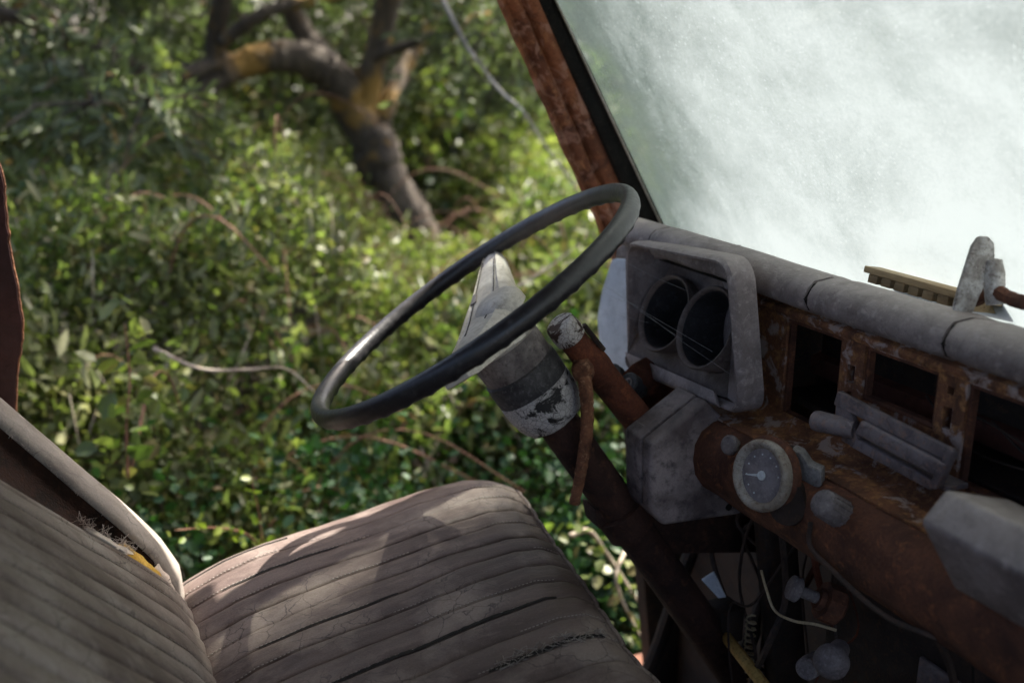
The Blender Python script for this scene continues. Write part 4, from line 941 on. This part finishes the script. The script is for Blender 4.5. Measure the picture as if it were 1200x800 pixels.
# pedals and rods down in the footwell
rod = thing('pedal_rod', 'rod leaning in the dark footwell, sunlit gold put into its colour', 'rod')
r0, r1 = at(845, 738, X=0.665), at(905, 815, X=0.62)
obj('shaft', MB().tube([r0, r0.lerp(r1, 0.5), r1, r1+(r1-r0)*0.6], 0.007, 10), 'sunlit_rod_gold', rod)
obj('pivot', MB().box(tuple(r0+V((-0.014, -0.018, -0.01))), tuple(r0+V((0.02, 0.018, 0.035)))), 'dark_metal', rod, bevel=0.003)
obj('spring', MB().tube([r0+V((0.02+0.006*math.cos(k*0.9), -0.03+0.006*math.sin(k*0.9), 0.03-k*0.0012)) for k in range(70)], 0.0012, 5), 'brass_wire', rod)
for k, (y, lab) in enumerate(((1.06, 'clutch pedal arm nearest the door in the dark footwell'), (0.90, 'brake pedal arm in the middle of the dark footwell'))):
    pr = thing('foot_pedal', lab, 'pedal', group='pedals in the footwell')
    obj('arm', MB().tube(crom([(0.80, y, -0.55), (0.74, y, -0.70), (0.70, y, -0.82), (0.66, y, -0.90)], 6), 0.011, 10), 'dark_metal', pr)
    obj('pad', MB().prism([(0.63, y-0.035, -0.90), (0.63, y+0.035, -0.90), (0.665, y+0.035, -0.935), (0.665, y-0.035, -0.935)], (0.012, 0, 0.012)), 'rubber', pr, bevel=0.003)
beam = [at(px, py, Y=0.86) for px, py in [(775, 640), (840, 640), (905, 800), (940, 900), (880, 900), (850, 800)]]
tag(obj('dash_strut', MB().prism([V((0.655, 0.80, -0.47)), V((0.70, 0.80, -0.47)), V((0.80, 0.80, -1.03)), V((0.75, 0.80, -1.03))], (0, 0.02, 0)), 'dark_metal', bevel=0.003), 'dark steel strut running from the dashboard down to the floor', 'strut')

loom = thing('wiring_loom', 'tangle of dark wires hanging under the dashboard', 'wires')
rl = random.Random(21)
for k in range(16):
    y0_ = rl.uniform(0.50, 0.95); x0_ = rl.uniform(0.66, 0.76); pts_ = [V((x0_, y0_, -0.47))]
    for j in range(5): pts_.append(pts_[-1]+V((rl.uniform(-0.03, 0.03), rl.uniform(-0.06, 0.06), -rl.uniform(0.02, 0.11))))
    obj('wire', MB().tube(crom(pts_, 6), rl.choice([0.0012, 0.0016, 0.0022, 0.004]), 6), rl.choice(['dark_wire', 'dark_wire', 'dark_metal', 'rubber', 'rust_red']), loom)
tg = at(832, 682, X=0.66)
tag(obj('daylight_shard', MB().prism([tg+V((-0.008, 0.006, 0.002)), tg+V((0.003, -0.002, 0.014)), tg+V((0.014, -0.014, -0.016)), tg+V((0.008, -0.008, -0.019))], (0.001, 0.001, 0.001)), 'daylight_shard_pale'), 'small pale shard standing in for daylight through a footwell gap', 'light shard')  # added shard in place of daylight showing through a bulkhead gap
heat = thing('heater_box', 'dusty black heater box low under the middle of the dashboard', 'heater')
obj('casing', MB().box((0.70, 0.50, -0.66), (0.84, 0.74, -0.50)), 'dark_metal', heat, bevel=0.012, seg=3)
obj('hose', MB().tube(crom([(0.70, 0.60, -0.60), (0.66, 0.62, -0.64), (0.68, 0.68, -0.74), (0.76, 0.74, -0.86), (0.84, 0.78, -0.92)], 8), 0.017, 12), 'rubber', heat)
obj('mount_plate', MB().box((0.692, 0.53, -0.63), (0.697, 0.60, -0.55)), 'heater_metal', heat, bevel=0.001)
# cobweb threads strung across the instrument hood
web = thing('cobweb', 'fine cobweb threads strung across the instrument hood', 'cobweb')
for a, b in [((688, 322), (835, 412)), ((716, 338), (800, 398)), ((727, 304), (806, 341)), ((700, 360), (760, 378)), ((752, 364), (858, 440)), ((700, 340), (755, 360))]:
    p, q = at(*a, Y=1.02), at(*b, X=0.607)
    obj('strand', MB().tube([p, p.lerp(q, 0.5)+V((0, 0, -0.002)), q], 0.00013, 4), 'web', web)

# ------------------------------------------------------------------ things lying on top of the dash
wf = thing('wooden_frame', 'small slatted wooden frame lying on the dashboard top', 'frame')
wd = (at(1142, 347, X=0.755)-at(1013, 311, X=0.765)); w0 = at(1013, 311, X=0.765); L = wd.length; wd.normalize()
wz = V((0.16, 0.0, 1)).normalized(); wx = wd.cross(wz).normalized()
if wx.x < 0: wx = -wx
def bar_(o, l, a, b, th, d=None):
    d = d or wd
    return MB().prism([o, o+d*l, o+d*l+wz*b, o+wz*b], wx*th) if a is None else None
obj('rail', MB().prism([w0, w0+wd*L, w0+wd*L-wz*0.007, w0-wz*0.007], wx*0.055), 'wood', wf, bevel=0.001)
for k in range(7):
    o = w0-wz*0.0075+wd*(0.006+k*0.02)+wx*0.003
    obj('slat', MB().prism([o, o+wd*0.014, o+wd*0.014-wz*0.009, o-wz*0.009], wx*0.045), 'wood', wf, bevel=0.0008)
pdl = thing('broken_mirror_arm', 'chipped white oval paddle standing on the dashboard', 'paddle')
pa, pbv = at(1131, 356, X=0.715), at(1152, 276, X=0.73)
ax_ = (pbv-pa); Lp = ax_.length; ax_.normalize(); sd_ = (_R-ax_*_R.dot(ax_)).normalized(); nn_ = sd_.cross(ax_)
poly = [(-0.011, -0.012), (0.006, -0.012), (0.0085, 0.15*Lp), (0.0125, 0.45*Lp), (0.0125, 0.75*Lp), (0.009, 0.93*Lp), (0.002, Lp), (-0.006, 0.97*Lp), (-0.0095, 0.82*Lp), (-0.0105, 0.5*Lp), (-0.0115, 0.2*Lp)]
obj('blade', MB().prism([pa+sd_*x+ax_*y for x, y in poly], nn_*0.006), 'paddle', pdl, bevel=0.0018)
obj('stub', MB().lathe(at(1166, 350, X=0.735), at(1164, 312, X=0.735)-at(1166, 350, X=0.735), [(-0.005, 0.008), (0.022, 0.0095), (0.034, 0.0075), (0.036, 0.0)], 14), 'paddle', pdl)
st = thing('dead_stick', 'rough brown stick lying beside the white paddle', 'stick')
sp_ = crom([at(1140, 352, X=0.74), at(1165, 341, X=0.735), at(1190, 352, X=0.73), at(1240, 362, X=0.725)], 6)
obj('bark', MB().tube(sp_, [0.0065*(1+0.2*noise.noise(p*60)) for p in sp_], 9, wob=0.12), 'rust_brown', st)

# ------------------------------------------------------------------ bench seat
seat = thing('bench_seat', 'worn brown fluted vinyl bench seat with a torn backrest', 'seat')
PITCHF = 0.0356; YF = 1.103; YN = -0.30; YFAR = 1.155
ztab = [(0.035, -0.640), (0.05, -0.612), (0.075, -0.592), (0.12, -0.574), (0.17, -0.562), (0.27, -0.548), (0.36, -0.533), (0.43, -0.526), (0.465, -0.530), (0.49, -0.542), (0.508, -0.565), (0.516, -0.60), (0.512, -0.66), (0.505, -0.70)]
arc = [0.0]
for i in range(1, len(ztab)): arc.append(arc[-1]+math.hypot(ztab[i][0]-ztab[i-1][0], ztab[i][1]-ztab[i-1][1]))
def flute(y):
    t = ((YF-y)/PITCHF) % 1.0
    return 1-(0.55*abs(2*t-1)**14+0.45*abs(2*t-1)**3)        # 0 in the seams, 1 on the crest
def cushion_pt(s, y, off=0.0):
    y0 = y
    x = float(np.interp(s, arc, [q[0] for q in ztab])); z = float(np.interp(s, arc, [q[1] for q in ztab]))
    e = 0.004; xa = float(np.interp(s+e, arc, [q[0] for q in ztab])); za = float(np.interp(s+e, arc, [q[1] for q in ztab]))
    t = V((xa-x, 0, za-z))
    if t.length < 1e-6: t = V((0, 0, -1))
    t.normalize(); n = V((-t.z, 0, t.x))
    if n.z < 0 and t.x > 0: n = -n
    u = (y-1.06)/(YFAR-1.06)
    drop = 0.028*max(0, u)**2.2 + (0.085*max(0, (y-1.135)/0.02) if y > 1.135 else 0)
    crown = -0.010*((y-0.75)/0.4)**2 if y > 0.75 else -0.006*((y-0.75)/0.5)**2
    a = 0.0050 if y < YF+0.001 else 0.0
    taper = min(1.0, max(0.15, (s-0.02)/0.09))*min(1.0, max(0.0, (arc[-1]-0.05-s)/0.05))
    w = 0.0035*noise.noise((x*7, y*7, 0))+0.0012*noise.noise((x*30, y*14, 3))+0.0022*noise.noise((x*16, y*4, 8))*max(0, noise.noise((x*5, y*9, 4))+0.3)
    amp = 0.75+0.6*noise.noise((x*3, round((YF-y)/PITCHF)*1.7, 2)); yw = 0.0030*noise.noise((x*6, round((YF-y)/PITCHF)*3.1, 6)) if y < 1.09 else 0.0
    f_ = 1-0.36*max(0.0, min(0.42, 1.12-y))
    p = V((0.06+(x-0.06)*f_, y+yw, z))+n*(a*amp*(flute(y)-1)*taper+w+off)
    p.z += crown-drop+0.013
    return p
ysq = [1.115, 1.125, 1.135, 1.139, 1.143, 1.147, 1.151, 1.1545]
for k in range(40):
    for t in (0.0, 0.02, 0.05, 0.1, 0.2, 0.35, 0.5, 0.65, 0.8, 0.9, 0.95, 0.98): ysq.append(YF-PITCHF*(k+t))
ysq = sorted(set(ysq)); sq = np.linspace(0, arc[-1], 84)
mb = MB(); nS = len(sq)
mb.add([cushion_pt(s, y) for y in ysq for s in sq], [(j*nS+i, (j+1)*nS+i, (j+1)*nS+i+1, j*nS+i+1) for j in range(len(ysq)-1) for i in range(nS-1)])
cush = obj('cushion', mb, 'seat_vinyl', seat, ang=0)
obj('cushion_side', MB().box((0.03, YN+0.01, -0.76), (0.497, 1.135, -0.66)), 'dark_metal', seat, bevel=0.02)
# stitched threads in the seams, some missing
mb = MB()
for k in range(0, 24):
    y = YF-PITCHF*k
    if y < 0.45: break
    s = 0.05
    while s < arc[-1]-0.06:
        if noise.noise((s*6, k*3.7, 0)) > 0.12:
            p, q = cushion_pt(s, y+0.0026, 0.0003), cushion_pt(s+0.0028, y+0.0026, 0.0003)
            mb.tube([p, q], 0.0004, 4)
        s += 0.0048
obj('stitching', mb, 'thread', cush, ang=0)['kind'] = 'stuff'
# split seams: dark gaping slits with ragged lips
def split_seam(y, sa__, sb__, w):
    A, B = [], []; n = 60
    mbs = MB()
    for i in range(n+1):
        s = sa__+(sb__-sa__)*i/n; ww = w*math.sin(math.pi*i/n)**0.5*(0.7+0.6*noise.noise((i*0.7, y*9, 0)))+0.0003
        A.append(cushion_pt(s, y+ww+0.001, 0.0011)); B.append(cushion_pt(s, y-ww-0.001, 0.0011))
    for i in range(n): mbs.add([A[i], A[i+1], B[i+1], B[i]], [(0, 1, 2, 3)])
    return mbs
obj('split_seam', split_seam(YF-PITCHF*9, 0.17, 0.44, 0.0017), 'rubber', cush, ang=0)
obj('split_seam', split_seam(YF-PITCHF*0, 0.045, 0.19, 0.0013), 'rubber', cush, ang=0)
obj('split_seam', split_seam(YF-PITCHF*2, 0.10, 0.24, 0.0010), 'rubber', cush, ang=0)
obj('split_seam', split_seam(YF-PITCHF*6, 0.12, 0.28, 0.0010), 'rubber', cush, ang=0)
obj('split_seam', split_seam(YF-PITCHF*11, 0.33, 0.47, 0.0024), 'rubber', cush, ang=0)
mb = MB()
for k in range(90):      # frayed cloth in the near tear
    s = random.uniform(0.34, 0.465); y = YF-PITCHF*11+random.uniform(-0.007, 0.007)
    p = cushion_pt(s, y, 0.0008); mb.tube([p, p+V((random.gauss(0, .004), random.gauss(0, .004), random.uniform(0.0005, 0.003))), p+V((random.gauss(0, .005), random.gauss(0, .004), random.uniform(0, 0.002)))], 0.0003, 4)
obj('frayed_cloth', mb, 'thread', cush, ang=0)['kind'] = 'stuff'
# piping along the front edge
obj('piping', MB().tube([cushion_pt(arc[9]+0.012, y, 0.0012) for y in np.linspace(0.4, 1.11, 90)], 0.0030, 8), 'seat_vinyl', cush, ang=0)

# backrest: leaning fluted panel + pale edge band with a long tear between
btab = [(0.030, -0.66), (0.052, -0.625), (0.062, -0.595), (0.058, -0.565), (0.040, -0.528), (0.0, -0.470), (-0.05, -0.402), (-0.10, -0.337), (-0.15, -0.272), (-0.20, -0.205), (-0.235, -0.150), (-0.262, -0.115), (-0.30, -0.10), (-0.34, -0.12)]
barc = [0.0]
for i in range(1, len(btab)): barc.append(barc[-1]+math.hypot(btab[i][0]-btab[i-1][0], btab[i][1]-btab[i-1][1]))
YB = 1.035
def back_pt(s, y, off=0.0, fl=True):
    bx_ = [q[0] for q in btab]; bz_ = [q[1] for q in btab]
    x, z = float(np.interp(s, barc, bx_)), float(np.interp(s, barc, bz_))
    xa, za = float(np.interp(s+0.02, barc, bx_)), float(np.interp(s+0.02, barc, bz_)); xb, zb = float(np.interp(s-0.02, barc, bx_)), float(np.interp(s-0.02, barc, bz_))
    t = V((xa-xb, 0, za-zb)).normalized(); n = V((t.z, 0, -t.x))
    t_ = ((YB-y)/0.0345) % 1.0
    fz = -(0.55*abs(2*t_-1)**14+0.45*abs(2*t_-1)**3) if fl else 0
    tap = min(1, max(0.2, (s-0.02)/0.07))
    crown = 0.020*(1-((y-0.72)/0.42)**2) if y > 0.72 else 0.020*(1-((y-0.72)/0.9)**2)
    w = 0.003*noise.noise((x*7+5, y*7, z*7))
    side = -0.02*max(0, (y-1.0)/0.04)**2 if fl else 0
    yy = y
    if fl: yy = y - lerp_tab(s, [(0.0, 0.0), (0.10, 0.0), (0.16, 0.025), (0.27, 0.075), (0.37, 0.115), (0.5, 0.13), (0.8, 0.13)])*sm((y-0.2)/0.85)
    return V((x, yy, z))+n*(0.0080*fz*tap+crown*min(1, s/0.1)+w+off+side)
ysb = [1.0365, 1.039, 1.043]
for k in range(38):
    for t in (0.0, 0.02, 0.05, 0.1, 0.2, 0.35, 0.5, 0.65, 0.8, 0.9, 0.95, 0.98): ysb.append(YB-0.0345*(k+t))
ysb.sort()
sb2 = np.linspace(0, barc[-1], 80); nS = len(sb2)
mb = MB()
mb.add([back_pt(s, y) for y in ysb for s in sb2], [(j*nS+i, (j+1)*nS+i, (j+1)*nS+i+1, j*nS+i+1) for j in range(len(ysb)-1) for i in range(nS-1)])
bk_ = obj('backrest', mb, 'back_vinyl', seat, ang=0)
mb = MB()
for k in range(0, 16):
    y = YB-0.0345*k; s = 0.04
    while s < 0.5:
        if noise.noise((s*6, k*2.3, 9)) > 0.05:
            mb.tube([back_pt(s, y+0.0024, 0.0002), back_pt(s+0.0026, y+0.0024, 0.0002)], 0.0005, 4)
        s += 0.0048
obj('stitching', mb, 'thread', bk_, ang=0)['kind'] = 'stuff'
# outer band: rounded bolster along the driver's door side
def band_lip(s):
    return 1.049+lerp_tab(s, [(0.0, -0.006), (0.06, 0.0), (0.10, 0.004), (0.16, 0.010), (0.30, 0.016), (0.45, 0.018), (0.6, 0.01)])+0.0015*noise.noise((s*60, 0, 0))
def band_ring(s):
    c = back_pt(s, 1.085, -0.016, fl=False)
    a = back_pt(s+0.02, 1.085, -0.016, fl=False)-back_pt(s-0.02, 1.085, -0.016, fl=False)
    t = a.normalized(); n = V((t.z, 0, -t.x)); yv = V((0, 1, 0))
    lipy = band_lip(s)
    wd_ = 1.145
    return [c+n*(h)+yv*(y-1.085) for y, h in [(lipy+0.012, -0.022), (lipy+0.003, -0.006), (lipy, 0.010), (lipy+0.004, 0.016), (lipy+0.02, 0.022), (1.098, 0.023), (1.118, 0.017), (1.133, 0.004), (1.141, -0.014), (wd_, -0.05), (1.12, -0.08), (lipy+0.02, -0.08)]]
obj('edge_band', MB().loft([band_ring(s) for s in np.linspace(0.055, 0.62, 60)]), 'band_vinyl', seat, ang=50)
# dark lining seen inside the tear, foam, torn cloth
mb = MB().loft([[back_pt(s, y, h, fl=False) for y, h in [(0.80, -0.035), (0.95, -0.042), (1.02, -0.034), (band_lip(s)-0.004, -0.020), (band_lip(s)-0.001, -0.009), (band_lip(s)+0.01, -0.012), (1.10, -0.1), (0.80, -0.1)]] for s in np.linspace(0.05, 0.6, 60)])
obj('lining', mb, 'lining', seat, ang=0)
mb = MB().loft([[back_pt(s, y, h+0.004*noise.noise((s*80, y*90, h*50)), fl=False) for y, h in [(1.01, -0.034), (1.028, -0.014), (1.040, -0.011), (1.052, -0.018), (1.03, -0.05)]] for s in np.linspace(0.125, 0.185, 22)])
obj('foam', mb, 'foam', seat, ang=0)
mb = MB(); rr = random.Random(3)
flap = []
for i in range(12):
    s = 0.205+0.060*i/11; h = 0.001+0.003*math.sin(math.pi*i/11)+rr.uniform(0, 0.002)
    q = math.sin(math.pi*(i+0.3)/11.6)
    flap.append([back_pt(s, 1.008, 0.0004), back_pt(s, 1.008+0.009*q, 0.001+h*0.5), back_pt(s-0.006, 1.008+0.018*q+rr.uniform(0, 0.003), h+0.003), back_pt(s-0.006, 1.008+0.0175*q, h+0.0024), back_pt(s, 1.008+0.009*q, 0.0003+h*0.5)])
mb.loft(flap)
for k in range(70):
    s = random.choice([0.20, 0.205, 0.212, 0.235, 0.26])+random.uniform(-0.008, 0.008); p = back_pt(s, 1.022, 0.007)
    mb.tube([p, p+V((random.gauss(0, .003), random.gauss(0.003, .003), random.gauss(0.003, .003))), p+V((random.gauss(0, .006), random.gauss(0.003, .005), random.gauss(0.002, .003)))], 0.00018, 4)
obj('torn_cloth', mb, 'cloth', seat, ang=0)
mb = MB().loft([[back_pt(s, y, h+0.002*noise.noise((s*90, y*90, 0)), fl=False) for y, h in [(1.046, -0.024), (1.05, -0.010), (1.056, -0.006), (1.064, -0.012), (1.064, -0.03)]] for s in np.linspace(0.075, 0.135, 14)])
obj('torn_cloth', mb, 'cloth', seat, ang=0)
mb = MB()
for k in range(120):
    s = random.uniform(0.06, 0.4); r_ = band_ring(s); p = r_[2]
    mb.tube([p, p+V((random.gauss(0, .0015), -random.uniform(0.0005, .003), random.gauss(0, .002)))], 0.00045, 4)
obj('frayed_edge', mb, 'thread', seat, ang=0)['kind'] = 'stuff'
